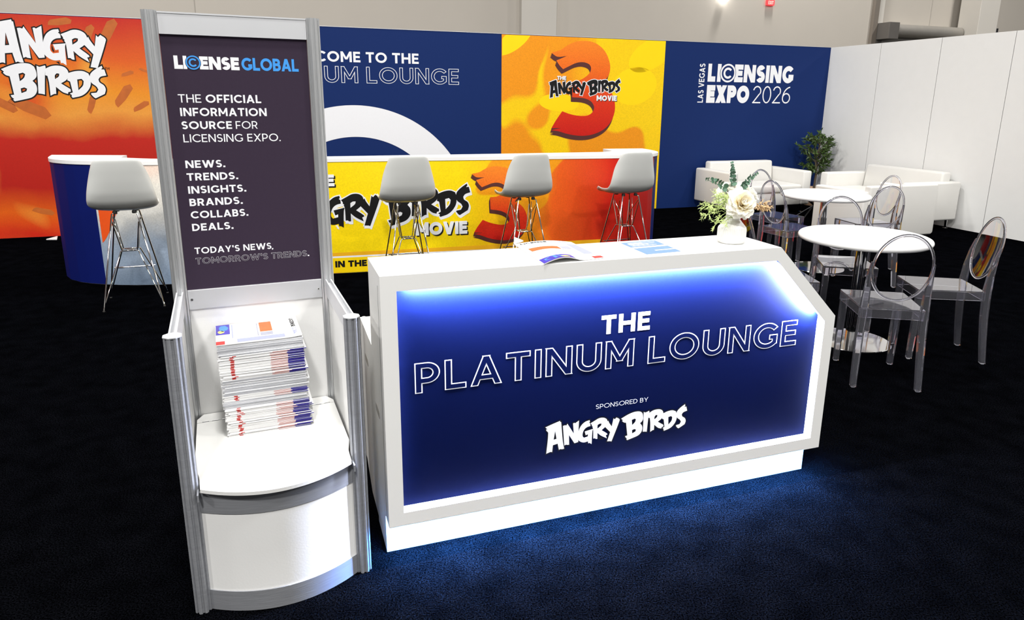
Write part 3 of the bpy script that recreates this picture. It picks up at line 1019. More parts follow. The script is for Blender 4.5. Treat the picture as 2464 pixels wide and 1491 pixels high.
fp = MB()
fp.prism([[(0, 0), (.115, -.035), (.07, .17)]], lambda u, v, d: (u, v, d), 0, .012)
tag(place(fp.build('foot_plate', WALLW, bevel=.002), *WALL.w(-10.94, -.215), rz=WALL.a), 'small white foot plate on the black carpet under the red poster', 'foot plate')

# ================================================================== information stand
ks = thing('information_stand', 'tall silver framed stand with a dark aubergine sign and white magazine shelf', 'information stand', KSK.w(0, 0), KSK.a)


def post_profile(r, sides=8, notch=.16):
    P = []
    for k in range(sides):
        a0, a1 = 2 * pi * (k - .5) / sides, 2 * pi * (k + .5) / sides
        A, B = Vector((r * cos(a0), r * sin(a0))), Vector((r * cos(a1), r * sin(a1)))
        n = (A + B).normalized()
        for q, dd in ((0, 0), (.30, 0), (.34, notch), (.66, notch), (.70, 0)):
            p = A + (B - A) * q - n * (dd * r)
            P.append(tuple(p))
    return P


def post(name, x, y, h, r, m):
    b = MB()
    b.prism([[(x + p[0], y + p[1]) for p in post_profile(r)]], lambda u, v, d: (u, v, d), 0, h)
    return b.build(name, m, ks)


PR = .0245
for x in (.023, .530):
    post('tall_post', x, 0, 1.85, PR, ALU)
for x in (.023, .530):
    p = post('short_post', x, -.5095, .914, .0262, ALUD)
    b = MB()
    b.prism([[(x + .0275 * cos(pi / 8 + k * pi / 4), -.5095 + .0275 * sin(pi / 8 + k * pi / 4)) for k in range(8)]], lambda u, v, d: (u, v, d), .9142, .919)
    b.build('post_cap', ALUW, p, bevel=.0012)
b = MB()
b.box(.0465, -.009, 1.7786, .5065, .012, 1.8455)
b.box(.0465, -.011, 1.8425, .5065, .012, 1.8475)
b.build('header_rail', ALUW, ks)
b = MB()
b.box(.0465, -.0005, .9178, .5065, .006, 1.7786)
sgn = b.build('sign_panel', PURPLE, ks)
FK = lambda u, v, d=0: (u, -.0008 + d, v)
write('L', .081, .107, 1.671, 1.713, FK, LETTER, sgn, w=.30)
write('I', .1085, .1195, 1.671, 1.713, FK, LETTER, sgn, w=.26)
write('ENSE', .158, .281, 1.671, 1.7125, FK, LETTER, sgn, w=.27, track=.05)
copyright_ring(sgn, .1385, 1.692, .0225, FK, CYAN, PURPLE)
write('GLOBAL', .288, .474, 1.671, 1.7125, FK, CYAN, sgn, w=.22, track=.06)


def two(t1, w1, t2, w2, x0, xm, xn, x1, z0, z1):
    write(t1, x0, xm, z0, z1, FK, LETTER, sgn, w=w1)
    write(t2, xn, x1, z0, z1, FK, LETTER, sgn, w=w2)


two('THE', .13, 'OFFICIAL', .195, .082, .152, .166, .342, 1.563, 1.590)
write('INFORMATION', .084, .357, 1.519, 1.546, FK, LETTER, sgn, w=.195)
two('SOURCE', .195, 'FOR', .13, .084, .241, .253, .324, 1.476, 1.502)
write('LICENSING EXPO.', .085, .397, 1.4325, 1.459, FK, LETTER, sgn, w=.13)
for t_, xe, z0 in (('NEWS.', .208, 1.346), ('TRENDS.', .246, 1.303), ('INSIGHTS.', .269, 1.2585), ('BRANDS.', .254, 1.2155), ('COLLABS.', .269, 1.172), ('DEALS.', .216, 1.128)):
    write(t_, .083, xe, z0, z0 + .0255, FK, LETTER, sgn, w=.20)
write("TODAY'S NEWS", .083, .338, 1.046, 1.069, FK, LETTER, sgn, w=.185)
write(',', .339, .344, 1.044, 1.052, FK, LETTER, sgn, w=.5)
write("TOMORROW'S TRENDS", .083, .461, 1.0085, 1.0315, FK, LETTER, sgn, w=.20, outline=.028, back=PURPLE, name='outline_lettering')
write('.', .4635, .469, 1.0085, 1.014, FK, LETTER, sgn, w=.8)

b = MB()
b.box(.0465, -.009, .8475, .5065, .012, .9178)
rl = b.build('lower_rail', ALUW, ks, bevel=.001)
for x, z in ((.058, .884), (.494, .881)):
    b = MB()
    b.prism([[(x + .0048 * cos(a), z + .0048 * sin(a)) for a in [2 * pi * k / 16 for k in range(16)]]], lambda u, v, d: (u, d, v), -.0098, -.008)
    b.prism([[(x + .0026 * cos(a), z + .0026 * sin(a)) for a in [2 * pi * k / 6 for k in range(6)]]], lambda u, v, d: (u, d, v), -.0104, -.0097, mi=1)
    b.build('screw', [CHROME, RUBBER], rl)
b = MB()
b.box(.0465, -.0005, .03, .5065, .006, .8475)
b.build('back_panel', WALLW, ks)
for x, s in ((.023, 1), (.530, -1)):
    b = MB()      # rail with an open groove along its top
    b.box(x - .0115, -.484, .856, x - .0065, -.024, .919)
    b.box(x + .0065, -.484, .856, x + .0115, -.024, .919)
    b.box(x - .0065, -.484, .856, x + .0065, -.024, .905)
    b.build('side_rail', ALUW, ks)
    b = MB()
    b.box(x - .003, -.484, .012, x + .003, -.024, .856)
    b.build('side_panel', WALLW, ks)


def front_arc(y0, sag, n=28, xa=.047, xb=.506):
    out = []
    for i in range(n + 1):
        t_ = i / n
        out.append((xa + (xb - xa) * t_, y0 - sag * (1 - (2 * t_ - 1) ** 2)))
    return out


def curved(name, z0, z1, th, m, dy=0):
    A = front_arc(-.518 - dy, .074)
    B = [(x, y + th) for x, y in A][::-1]
    b = MB()
    b.prism([A + B], lambda u, v, d: (u, v, d), z0, z1)
    return b.build(name, m, ks, smooth=25)


curved('upper_band', .347, .414, .014, ALUD, .004)
curved('curved_panel', .072, .347, .008, WALLW)
curved('lower_band', .002, .072, .014, ALUD, .004)
b = MB()
b.prism([[(.034, -.0715), (.034, -.045), (.056, -.004), (.497, -.004), (.519, -.045), (.519, -.0715)]], lambda u, v, d: (u, v, d), .428, .440)
b.build('shelf_strip', LIDW, ks)
A = front_arc(-.548, .082, xa=.052, xb=.501)
b = MB()
b.prism([A + [(.505, -.47), (.519, -.40), (.519, -.0745), (.034, -.0745), (.034, -.40), (.048, -.47)]], lambda u, v, d: (u, v, d), .428, .440)
lid = b.build('shelf_lid', LIDW, ks, bevel=.0015)
b = MB()
for k in range(14):
    x = .052 + k * .033
    b.rod((x, -.073, .4405), (x + .022, -.073, .4405), .0028, 8)
b.build('hinge', CHROME, lid, smooth=40)
for x in (.042, .506):
    b = MB()
    b.box(x, -.56, .405, x + .005, -.515, .4275)
    b.build('corner_bracket', ALUD, ks)

# ------------------------------------------------------------------ magazines
ML, MD, MT = .277, .219, .0033


def magazine_mesh():
    """Lying flat: spine along y = 0 with its print, page edges along y = MD."""
    b = MB()
    e = .0012
    b.box(0, .0008, 0, ML, MD - .0006, .0003, 0)
    b.box(0, .0008, MT - .0004, ML, MD - .0006, MT - .0001, 0)
    b.box(e, .0015, .0003, ML - e, MD - .0004, MT - .0004, 1)
    zs = (.0002, MT - .0003)
    cuts = [(0, .036, 0), (.036, .048, 2), (.048, .165, 0), (.165, .222, 3), (.222, ML, 4)]
    for x0, x1, mi in cuts:
        if mi == 3:
            b.face([(x0, 0, zs[0]), (x1, 0, zs[0]), (x1, 0, .0015), (x0, 0, .0015)], 3)
            b.face([(x0, 0, .0015), (x1, 0, .0015), (x1, 0, zs[1]), (x0, 0, zs[1])], 0)
        else:
            b.face([(x0, 0, zs[0]), (x1, 0, zs[0]), (x1, 0, zs[1]), (x0, 0, zs[1])], mi)
    b.face([(0, 0, zs[1]), (ML, 0, zs[1]), (ML, .001, zs[1]), (0, .001, zs[1])], 0)
    return b


MAGM = [PAPER, PAGES, INKR, INKP, INKDB]
proto = magazine_mesh().build('magazine', MAGM, None, merge=False)
bands = [('spine', .545, 'white magazine with printed spine out, in the bottom bundle on the shelf', 'bottom bundle of magazines'),
         ('pages', .572, 'white magazine with grey page edges out, in the second lowest bundle of the stack', 'second lowest bundle of magazines'),
         ('spine', .592, 'white magazine with spine out, in the thin bundle between two grey ones', 'thin middle bundle of magazines'),
         ('pages', .648, 'white magazine with grey page edges out, in the grey bundle halfway up the stack', 'grey middle bundle of magazines'),
         ('spine', .737, 'white magazine with printed spine out, in the upper blue tipped bundle of the stack', 'upper spine bundle of magazines'),
         ('pages', .7765, 'white magazine with grey page edges out, just under the top of the stack', 'uppermost grey bundle of magazines')]
SA = -.010
z = .4402
rs = random.Random(5)
n_mag = 0
last = None
for kind, ztop, lab, grp in bands:
    drift = rs.uniform(-.004, .004)
    while z + MT <= ztop:
        o = proto if n_mag == 0 else proto.copy()
        if n_mag:
            COL.objects.link(o)
        f_ = (z - .44) / .337
        ox = .136 - .010 * f_ + drift + rs.gauss(0, .0016)
        oy = -.229 - .002 * f_ + rs.gauss(0, .0014)
        if rs.random() < .07:
            ox += rs.uniform(.004, .012)
            oy -= .003
        a = SA + rs.gauss(0, .006) + .012 * f_
        if kind == 'spine':
            x, y, _ = KSK.w(ox, oy)
            place(o, x, y, z, KSK.a + a)
        else:
            ex_ = (ox + ML * cos(a) - MD * sin(a), oy + ML * sin(a) + MD * cos(a))
            x, y, _ = KSK.w(*ex_)
            place(o, x, y, z, KSK.a + a + pi)
        tag(o, lab, 'magazine', grp)
        n_mag += 1
        z += MT + .00005
        last = o
z_top = z


def cover(parent_label, name, loc, rz, S, cat='magazine'):
    """A magazine seen from above. S(u, v) is its top face, u across, v up, both 0..1."""
    t = thing(name, parent_label, cat, loc, rz)
    b = MB()
    nu, nv = 12, 12
    top = [[Vector(S(i / nu, j / nv)) for j in range(nv + 1)] for i in range(nu + 1)]
    V = [p for r in top for p in r] + [p - Vector((0, 0, .0032)) for r in top for p in r]
    n1 = (nu + 1) * (nv + 1)
    F = []
    for i in range(nu):
        for j in range(nv):
            a = i * (nv + 1) + j
            F.append((a, a + nv + 1, a + nv + 2, a + 1))
            F.append((a + n1, a + 1 + n1, a + nv + 2 + n1, a + nv + 1 + n1))
    edge = [i * (nv + 1) for i in range(nu + 1)] + [nu * (nv + 1) + j for j in range(1, nv + 1)] + [i * (nv + 1) + nv for i in range(nu - 1, -1, -1)] + [j for j in range(nv - 1, 0, -1)]
    for k in range(len(edge)):
        a, c = edge[k], edge[(k + 1) % len(edge)]
        F.append((a, c, c + n1, a + n1))
    b.raw(V, F)
    b.build('pages', PAPER, t, smooth=40)

    def patch(nm, u0, u1, v0, v1, m, lift=.0005):
        q = MB()
        q.grid(lambda a, c: tuple(Vector(S(u0 + (u1 - u0) * a, v0 + (v1 - v0) * c)) + Vector((0, 0, lift))), 6, 6)
        return q.build(nm, m, t, smooth=60, merge=False)
    fn = lambda u, v, d=0: tuple(Vector(S(u, v)) + Vector((0, 0, .0007)))
    write('LICENSE', .06, .52, .905, .955, fn, BLACKP, t, w=.24, track=.07)
    write('GLOBAL', .545, .90, .905, .955, fn, INKL, t, w=.2, track=.07)
    patch('cover_picture', .07, .57, .52, .67, INKO)
    patch('cover_picture', .60, .76, .52, .67, INKG)
    patch('cover_sidebar', .80, .97, .24, .80, INKL)
    patch('cover_badge', .0, .52, .0, .165, INKB)
    q = MB()
    for (u0, v0, ru, rv, mi) in ((.20, .09, .15, .055, 0), (.38, .06, .07, .04, 1)):
        q.face([fn(u0 + ru * cos(2 * pi * k / 14) * (1 + .15 * cos(3 * k)), v0 + rv * sin(2 * pi * k / 14) * (1 + .1 * sin(5 * k))) for k in range(14)], mi)
    q.build('badge_shapes', [INKS, INKY], t, merge=False)
    patch('cover_rule', .10, .76, .485, .50, INKG)
    patch('cover_rule', .04, .74, .185, .20, INKL)
    patch('cover_tag', .84, 1.0, .0, .10, INKR)
    return t, patch


def top_S(u, v):     # lies with its title to the right, so its up direction is the stack's x axis
    x = v * ML
    y = (1 - u) * MD
    curl = .004 * max(0, (v - .8) / .2) ** 2
    return (x, y, z_top + .0034 + curl)


cover('white magazine with purple and orange cover on top of the stack in the stand', 'magazine', KSK.w(.127, -.231), KSK.a + .004, top_S)


# ================================================================== reception counter
L, HT, HB, CX, CZ = 1.8368, 1.0427, .1487, .3061, .3036
ct = thing('reception_counter', 'white reception counter with a glowing blue front and cut-off right corner', 'reception counter', CNT.w(0, 0), CNT.a)
OUT = [(0, HB), (L, HB), (L, HT - CZ), (L - CX, HT), (0, HT)]
HOLE = [(.052, .1995), (1.786, .1995), (1.786, .7205), (1.520, .9905), (.052, .9905)]
FC = lambda u, v, d=0: (u, d, v)
b = MB()
HOLE2 = [(.052, .1995), (1.786, .1995), (1.786, .7404), (1.5258, 1.0045), (.052, 1.0045)]
b.prism([OUT, HOLE[::-1]], FC, 0, .016)
b.prism([OUT, HOLE2[::-1]], FC, .016, .0525)
b.build('front_frame', WHITE, ct)
b = MB()
b.prism([OUT], FC, .0525, .2835)
body = b.build('body', WHITE, ct)
b = MB()
ins = [(.0521, .1996), (1.7859, .1996), (1.7859, .7403), (1.5257, 1.0044), (.0521, 1.0044)]
b.prism([ins], FC, .0400, .0524)
pn = b.build('front_panel', PANEL, ct)
FT = lambda u, v, d=0: (u, .0397 + d, v)
write('THE', .797, .998, .754, .826, FT, LETTER, ct, w=.215)
write('PLATINUM LOUNGE', .109, 1.687, .616, .7255, FT, LETTER, ct, w=.215, outline=.034, back=PANEL, name='outline_lettering')
write('SPONSORED BY', .788, 1.010, .461, .479, FT, LETTER, ct, w=.10)
brush(['A', 'N', 'G', 'R', 'Y', 'B', 'I', 'R2', 'D', 'S'], lambda p: p, FT, ct, LETTER, BLACKP, .0045)
# LED tape tilted towards the panel, in a small unseen channel added to block outward light, under the opening's upper edges
def tape(P0, P1, inward):
    # P0 -> P1 along the edge; INWARD points from the edge into the opening
    q = lambda p, y, k: (p[0] + inward[0] * k, y, p[1] + inward[1] * k)
    b = MB()
    sec = [(.0165, .0132), (.0165, .0003), (.0300, .0003)]
    V = [q(p, y, k) for p in (P0, P1) for y, k in sec]
    b.raw(V, [(0, 1, 2), (5, 4, 3), (0, 3, 4, 1), (1, 4, 5, 2), (2, 5, 3, 0)])
    ch = b.build('light_shield', ALUW, ct)
    b = MB()
    b.face([q(P0, .0170, .0133), q(P1, .0170, .0133), q(P1, .0299, .0008), q(P0, .0299, .0008)])
    b.build('light_strip', STRIP, ch, merge=False)


tape((.085, 1.0045), (1.500, 1.0045), (0, -1))
dx, dz = (1.786 - 1.5258), (.7404 - 1.0045)
ll = sqrt(dx * dx + dz * dz)
nx, nz = dz / ll, -dx / ll
pa = (1.5258 + dx * .05, 1.0045 + dz * .05)
pb = (1.5258 + dx * .94, 1.0045 + dz * .94)
tape(pa, pb, (nx, nz))
b = MB()
b.box(.056, .004, .1997, 1.782, .0394, .2007)
b.build('light_diffuser', OPAL, ct)
b = MB()
b.box(1.7848, .004, .2010, 1.7858, .0394, .716)
b.build('light_diffuser', OPAL, ct)
b = MB()
b.box(.02, .008, HB - .005, L - .02, .030, HB - .0005)
b.build('base_light_strip', BASELED, ct)
b = MB()
b.box(0, .0821, 0, L, .2835, HB)
b.build('plinth', WHITE, ct)
b = MB()
b.box(0, .2837, .690, L, .627, .7185)
b.build('rear_desk', WHITE, ct)
b = MB()
b.prism([[(.2837, .02), (.46, .02), (.60, .10), (.627, .10), (.627, .690), (.2837, .690)]], lambda u, v, d: (d, u, v), 0, .018)
b.build('desk_side', WHITE, ct)
b = MB()
b.prism([[(.2837, .02), (.627, .02), (.627, .690), (.2837, .690)]], lambda u, v, d: (d, u, v), L - .018, L)
b.build('desk_side', WHITE, ct)
SLOT = mat('slot_shade', (.34, .33, .31), .7, var=.2, vscale=30)  # grey of a flat oval, painted as the shade inside the hole
for (y, zz) in ((.175, .51), (.45, .60)):
    b = MB()
    pts = [(y + (.034 if cos(a) > 0 else -.034) + .015 * cos(a), zz + .015 * sin(a)) for a in [2 * pi * k / 24 for k in range(24)]]
    b.prism([pts], lambda u, v, d: (d, u, v), -.0008, -.0002, 0)
    b.build('cable_slot', SLOT, ct)
b = MB()
b.box(-.0005, .0525, .16, 0, .0545, 1.0)
b.build('panel_seam', GROOVE, ct)
b = MB()
b.rod((.012, .60, .7185), (.012, .60, .727), .008, 12)
b.build('desk_peg', WHITE, ct, smooth=40)


def mag_S(u, v):
    # corners measured on the counter top: near left, near right, far right, far left
    P = [Vector((.551, -.004)), Vector((.789, .026)), Vector((.786, .308)), Vector((.562, .330))]
    p = (P[0] * (1 - u) + P[1] * u) * (1 - v) + (P[3] * (1 - u) + P[2] * u) * v
    wave = .016 * sin(pi * min(1, u / .62)) * (1 - v) ** 1.2 + .010 * sin(pi * u) * v
    return (p.x, p.y, HT + .0046 + wave)


mg, patch = cover('white magazine with a curled cover lying on the counter top, left of the blue leaflet', 'magazine', CNT.w(0, 0), CNT.a, mag_S)
b = MB()
b.grid(lambda u, v: (.562 + u * .055, .336 + .05 * u + .004 * v, HT + .001 + v * (.030 - .026 * u)), 6, 6)
b.build('curled_page', PAPER, mg, solid=.0006, smooth=60)

lf = thing('leaflet', 'pale blue printed leaflet on the counter top between magazine and vase', 'leaflet', CNT.w(0, 0), CNT.a)
LQ = [Vector((.960, .022)), Vector((1.110, .031)), Vector((1.122, .252)), Vector((.964, .236))]
lp = lambda u, v: (LQ[0] * (1 - u) + LQ[1] * u) * (1 - v) + (LQ[3] * (1 - u) + LQ[2] * u) * v
b = MB()
b.prism([[tuple(q) for q in LQ]], lambda u, v, d: (u, v, d), HT + .0002, HT + .0034)
b.build('sheet', PAPER, lf)


def lpatch(nm, u0, u1, v0, v1, m, h=.0038):
    b = MB()
    b.face([(*lp(u, v), HT + h) for u, v in ((u0, v0), (u1, v0), (u1, v1), (u0, v1))])
    return b.build(nm, m, lf, merge=False)


lpatch('blue_block', 0, 1, .60, 1, LEAFLET)
lpatch('blue_block', 0, 1, .02, .50, LEAFLET)
for (u0, u1, v0, v1) in ((.14, .94, .90, .925), (.10, .52, .83, .865), (.10, .84, .785, .815), (.10, .62, .725, .745), (.10, .80, .655, .68), (.42, 1.0, .22, .27)):
    lpatch('print_line', u0, u1, v0, v1, PAPER, .0041)

# ------------------------------------------------------------------ vase and flowers on the counter
VX, VY = 1.404, .142
vx, vy, _ = CNT.w(VX, VY)
vs = thing('vase', 'white ribbed ceramic vase holding flowers at the right end of the counter top', 'vase', (vx, vy, HT + .0002), CNT.a)
prof = [(.046, 0), (.051, .003), (.0545, .014), (.0545, .034), (.0545, .054), (.053, .062), (.0325, .086), (.0282, .092), (.0272, .108), (.0285, .128), (.0255, .128), (.024, .108), (.026, .094), (.032, .084)]
n = 288
V, F = [], []
for (r, zz) in prof:
    for j in range(n):
        a = 2 * pi * j / n
        rib = .0009 * (1 if 0.01 < zz < .06 and r > .04 else 0) * cos(36 * a)
        V.append(((r + rib) * cos(a), (r + rib) * sin(a), zz))
for i in range(len(prof) - 1):
    for j in range(n):
        j2 = (j + 1) % n
        F.append((i * n + j, i * n + j2, (i + 1) * n + j2, (i + 1) * n + j))
F.append(tuple(reversed(range(n))))
b = MB()
b.raw(V, F)
b.build('vase_body', CERAMIC, vs, smooth=28)

MOUTH = Vector((VX, VY, HT + .105))


def petal(b, c, d, side, L, W, cup, curl, mi=0):
    """A curved petal from c along d; SIDE is across it."""
    d, side = d.normalized(), side.normalized()
    nrm = d.cross(side).normalized()

    def fn(u, v):
        w = W * min(1, v * 2.6 + .18) * sqrt(max(.0, 1 - max(0, (v - .5) / .5) ** 3)) * (1 - .05 * sin(9 * u) * v)
        x = (u - .5) * 2
        lift = cup * (x * x) * w - curl * v * v * L + .25 * cup * sin(pi * v) * L
        return tuple(c + d * (L * v) + side * (x * w / 2) + nrm * lift)
    b.grid(fn, 6, 10, mi)


def flower(name, label, ctr, axis, R, nlay, m, seed, mcore, group=None):
    rs = random.Random(seed)
    x, y, zz = CNT.w(*ctr)
    t = thing(name, label, 'flower', (x, y, zz), CNT.a, group)
    ax = Vector(axis).normalized()
    e1 = ax.orthogonal().normalized()
    e2 = ax.cross(e1)
    b = MB()
    for lay in range(nlay):
        f_ = lay / (nlay - 1)
        k = int(6 + 9 * f_)
        el = radians(80 - 88 * f_)
        for j in range(k):
            a = 2 * pi * (j + .5 * (lay % 2)) / k + rs.gauss(0, .12)
            el_ = el + rs.gauss(0, .12)
            rad = e1 * cos(a) + e2 * sin(a)
            d = rad * cos(el_) + ax * sin(el_)
            side = ax.cross(rad)
            base = ax * (.10 * R * (1 - f_)) + rad * (.08 * R)
            petal(b, base, d, side, R * (.55 + .45 * f_) * rs.uniform(.85, 1.1), R * (.44 + .26 * f_), .12 + .12 * (1 - f_), .06 + .12 * f_ - .25 * (1 - f_), 1 if 1 <= lay <= 4 else 0)
    b.build('petals', m, t, smooth=70, merge=False)
    b = MB()
    for j in range(22):
        a = rs.uniform(0, 2 * pi)
        q = rs.uniform(.02, .16) * R
        p0 = (e1 * cos(a) + e2 * sin(a)) * q
        b.rod(p0, p0 * 1.3 + ax * (R * rs.uniform(.2, .34)), R * .022, 5)
    b.build('stamens', mcore, t, smooth=60)
    # stem down into the vase
    inv = Vector((VX, VY, HT + .03)) - Vector(ctr)
    mo = MOUTH - Vector(ctr)
    b = MB()
    b.tube([ax * -.005, mo * .6 - ax * .02, mo, inv], .0022, 6)
    b.build('stem', EUC, t, smooth=60)
    return t


flower('peony', 'large cream peony with yellow centre facing forward from the white vase', (1.394, .088, 1.203), (-.12, -.90, .38), .058, 8, [PETAL, PETALY], 3, INKY)
flower('white_bloom', 'fluffy white bloom at the back right of the vase bouquet, above the tan spray', (1.470, .155, 1.222), (.35, -.45, .75), .052, 7, [PETALW, PETALW], 8, PETALW)
flower('white_bloom', 'fluffy white bloom at the top left of the vase bouquet, behind the peony', (1.395, .160, 1.236), (-.25, -.5, .80), .056, 7, [PETALW, PETALW], 21, PETALW)


def sprig(label, pts, seed, name='eucalyptus_sprig'):
    rs = random.Random(seed)
    x, y, _ = CNT.w(0, 0)
    t = thing(name, label, 'sprig', CNT.w(0, 0), CNT.a)
    P = [Vector((VX, VY, HT + .03)), MOUTH] + [Vector(p) for p in pts]
    b = MB()
    b.tube(P, [.0016] * (len(P) - 1) + [.0007], 6)
    b.build('stem', EUC, t, smooth=60)
    b = MB()
    A, B = P[-2], P[-1]
    for k in range(8):
        f_ = .02 + .98 * k / 7
        c = A.lerp(B, f_) + Vector((0, 0, .008 * sin(pi * f_)))
        r = (.0105 - .0055 * f_)
        for s in (1, -1):
            d = Vector((rs.gauss(0, .3), -.5, rs.gauss(0, .3))) + (B - A).normalized().cross(Vector((0, 1, 0))) * s
            d.normalize()
            side = d.cross(Vector((0, 1, 0)) + Vector((rs.gauss(0, .4), 0, rs.gauss(0, .4)))).normalized()
            nn = d.cross(side)
            cc = c + d * r * .9
            b.face([tuple(cc + d * (r * cos(a)) + side * (r * .95 * sin(a)) + nn * (.12 * r * cos(2 * a))) for a in [2 * pi * q / 10 for q in range(10)]])
    b.build('leaves', EUC, t, merge=False)
    return t


sprig('green eucalyptus sprig standing straight up at the top of the bouquet', [(1.384, .14, 1.272), (1.373, .14, 1.356)], 1)
sprig('green eucalyptus sprig leaning out to the left of the bouquet', [(1.350, .14, 1.262), (1.264, .14, 1.296)], 2)
sprig('green eucalyptus sprig leaning out to the right of the bouquet', [(1.432, .14, 1.258), (1.496, .14, 1.316)], 3)


def spray(name, label, targets, seed, m, r, twigs, tl, needle):
    rs = random.Random(seed)
    t = thing(name, label, 'foliage spray', CNT.w(0, 0), CNT.a)
    b, nb = MB(), MB()
    for q in targets:
        q = Vector(q)
        mid = MOUTH.lerp(q, .45) + Vector((0, -.008, .022))
        b.tube([Vector((VX, VY, HT + .04)), MOUTH, mid, q], [.0015, .0013, .0011, .0006], 5)
        for k in range(twigs):
            f_ = rs.uniform(.35, 1)
            c = mid.lerp(q, f_)
            d = Vector((rs.gauss(0, 1), rs.gauss(0, .7), rs.gauss(0, 1)))
            d = (d.normalized() + (q - mid).normalized() * .7).normalized()
            e = c + d * rs.uniform(.4, 1) * tl
            b.tube([c, c.lerp(e, .5) + Vector((0, 0, .002)), e], r, 4)
            for h in range(needle):
                p0 = c.lerp(e, rs.uniform(.3, 1))
                dd = (d + Vector((rs.gauss(0, .8), rs.gauss(0, .8), rs.gauss(0, .8)))).normalized()
                ln = rs.uniform(.5, 1) * tl * .5
                s_ = dd.orthogonal().normalized() * (r * 1.5)
                nb.face([tuple(p0 - s_), tuple(p0 + s_), tuple(p0 + dd * ln * .7 + s_ * .9 - Vector((0, 0, .0015))), tuple(p0 + dd * ln - Vector((0, 0, .003)))])
    b.build('stems', m, t, smooth=60)
    nb.build('fronds', m, t, merge=False)
    return t


spray('fern_spray', 'pale green feathery spray on the left side of the bouquet',
      [(1.300, .12, 1.244), (1.245, .12, 1.200), (1.320, .12, 1.205), (1.285, .11, 1.185), (1.335, .12, 1.230)], 4, FERN, .0008, 16, .034, 7)
spray('fern_spray', 'pale green feathery spray drooping low on the left of the vase',
      [(1.245, .11, 1.160), (1.290, .10, 1.122), (1.345, .10, 1.128), (1.310, .11, 1.150)], 14, FERN, .0009, 9, .028, 6)
spray('dried_spray', 'tan dried lacy spray on the right side of the bouquet',
      [(1.520, .12, 1.186), (1.560, .12, 1.178), (1.578, .12, 1.176), (1.536, .12, 1.198), (1.545, .12, 1.170)], 6, TANSPRAY, .0009, 12, .020, 9)

# ================================================================== long bar behind
br = thing('bar_counter', 'long white topped bar with rounded ends and a yellow printed front', 'bar counter', BAR.w(0, 0), BAR.a)
PATH = [(-2.40, .70), (-2.335, .45), (-2.26, .31), (-2.147, .189), (-2.05, .12), (-1.938, .062), (-1.80, .005), (-1.651, -.039), (-1.50, -.062), (-1.358, -.07), (-1.03, -.055),
        (-.7, -.036), (-.35, -.012), (0, 0), (.7, 0), (1.4, 0), (2.1, 0), (2.7, 0), (2.85, .008), (2.98, .03), (3.10, .07), (3.22, .125), (3.30, .185), (3.37, .265), (3.42, .355), (3.455, .45), (3.485, .60), (3.50, .78)]
BACK = [(3.50, .92), (3.02, .92), (2.99, .58), (2.86, .47), (2.7, .44), (1.5, .35), (0, .26), (-1.36, .20), (-1.70, .36), (-1.76, .44), (-1.77, .66), (-2.42, .80)]
b = MB()
b.prism([smooth_loop(PATH + BACK, .6, 3)], lambda u, v, d: (u, v, d), 1.032, 1.062)
b.build('bar_top', TABLE, br, bevel=.004)


def inset(pts, t):
    out = []
    for i, p in enumerate(pts):
        a, c = Vector(pts[max(0, i - 1)]), Vector(pts[min(len(pts) - 1, i + 1)])
        d = (c - a).normalized()
        out.append((p[0] - d.y * t, p[1] + d.x * t))
    return out


b = MB()
PI_ = inset(PATH, .012)
b.prism([PI_ + [(3.47, .90), (3.05, .90), (3.02, .60), (2.86, .49), (2.7, .42), (1.5, .33), (0, .24), (-1.36, .18), (-1.72, .38), (-1.79, .64), (-2.40, .78)]], lambda u, v, d: (u, v, d), 0, 1.031)
b.build('bar_body', WALLW, br)


def strip_path(u0, u1, t=.006):
    pts = inset(PATH, t)
    # cut the path between x = u0 and x = u1
    fine = []
    for i in range(len(pts) - 1):
        for k in range(8):
            f_ = k / 8
            fine.append((pts[i][0] * (1 - f_) + pts[i + 1][0] * f_, pts[i][1] * (1 - f_) + pts[i + 1][1] * f_))
    fine.append(pts[-1])
    return [p for p in fine if u0 <= p[0] <= u1]


def front(nm, pts, z0, z1, m):
    b = MB()
    k = len(pts)
    S_ = [0]
    for i in range(k - 1):
        S_.append(S_[-1] + (Vector(pts[i + 1]) - Vector(pts[i])).length)
    S_ = [q / S_[-1] for q in S_]
    for i in range(k - 1):
        A, B = pts[i], pts[i + 1]
        b.face([(A[0], A[1], z0), (B[0], B[1], z0), (B[0], B[1], z1), (A[0], A[1], z1)], 0,
               [(S_[i], 0), (S_[i + 1], 0), (S_[i + 1], 1), (S_[i], 1)])
    return b.build(nm, m, br, smooth=40)


full = strip_path(-9, 9)
front('navy_end', [p for p in full if p[0] <= -1.895], .004, 1.030, BARNAVY)
front('front_graphic', [p for p in full if -1.915 <= p[0] <= -.70], .004, 1.030, ARTFUR)
front('front_graphic', [p for p in full if -.70 <= p[0] <= 3.30], .004, 1.030, ARTBAR)
front('navy_end', [p for p in full if p[0] >= 3.30], .004, 1.030, BARNAVY)
FB = lambda u, v, d=0: (u, .006 - .0015 + d, v)
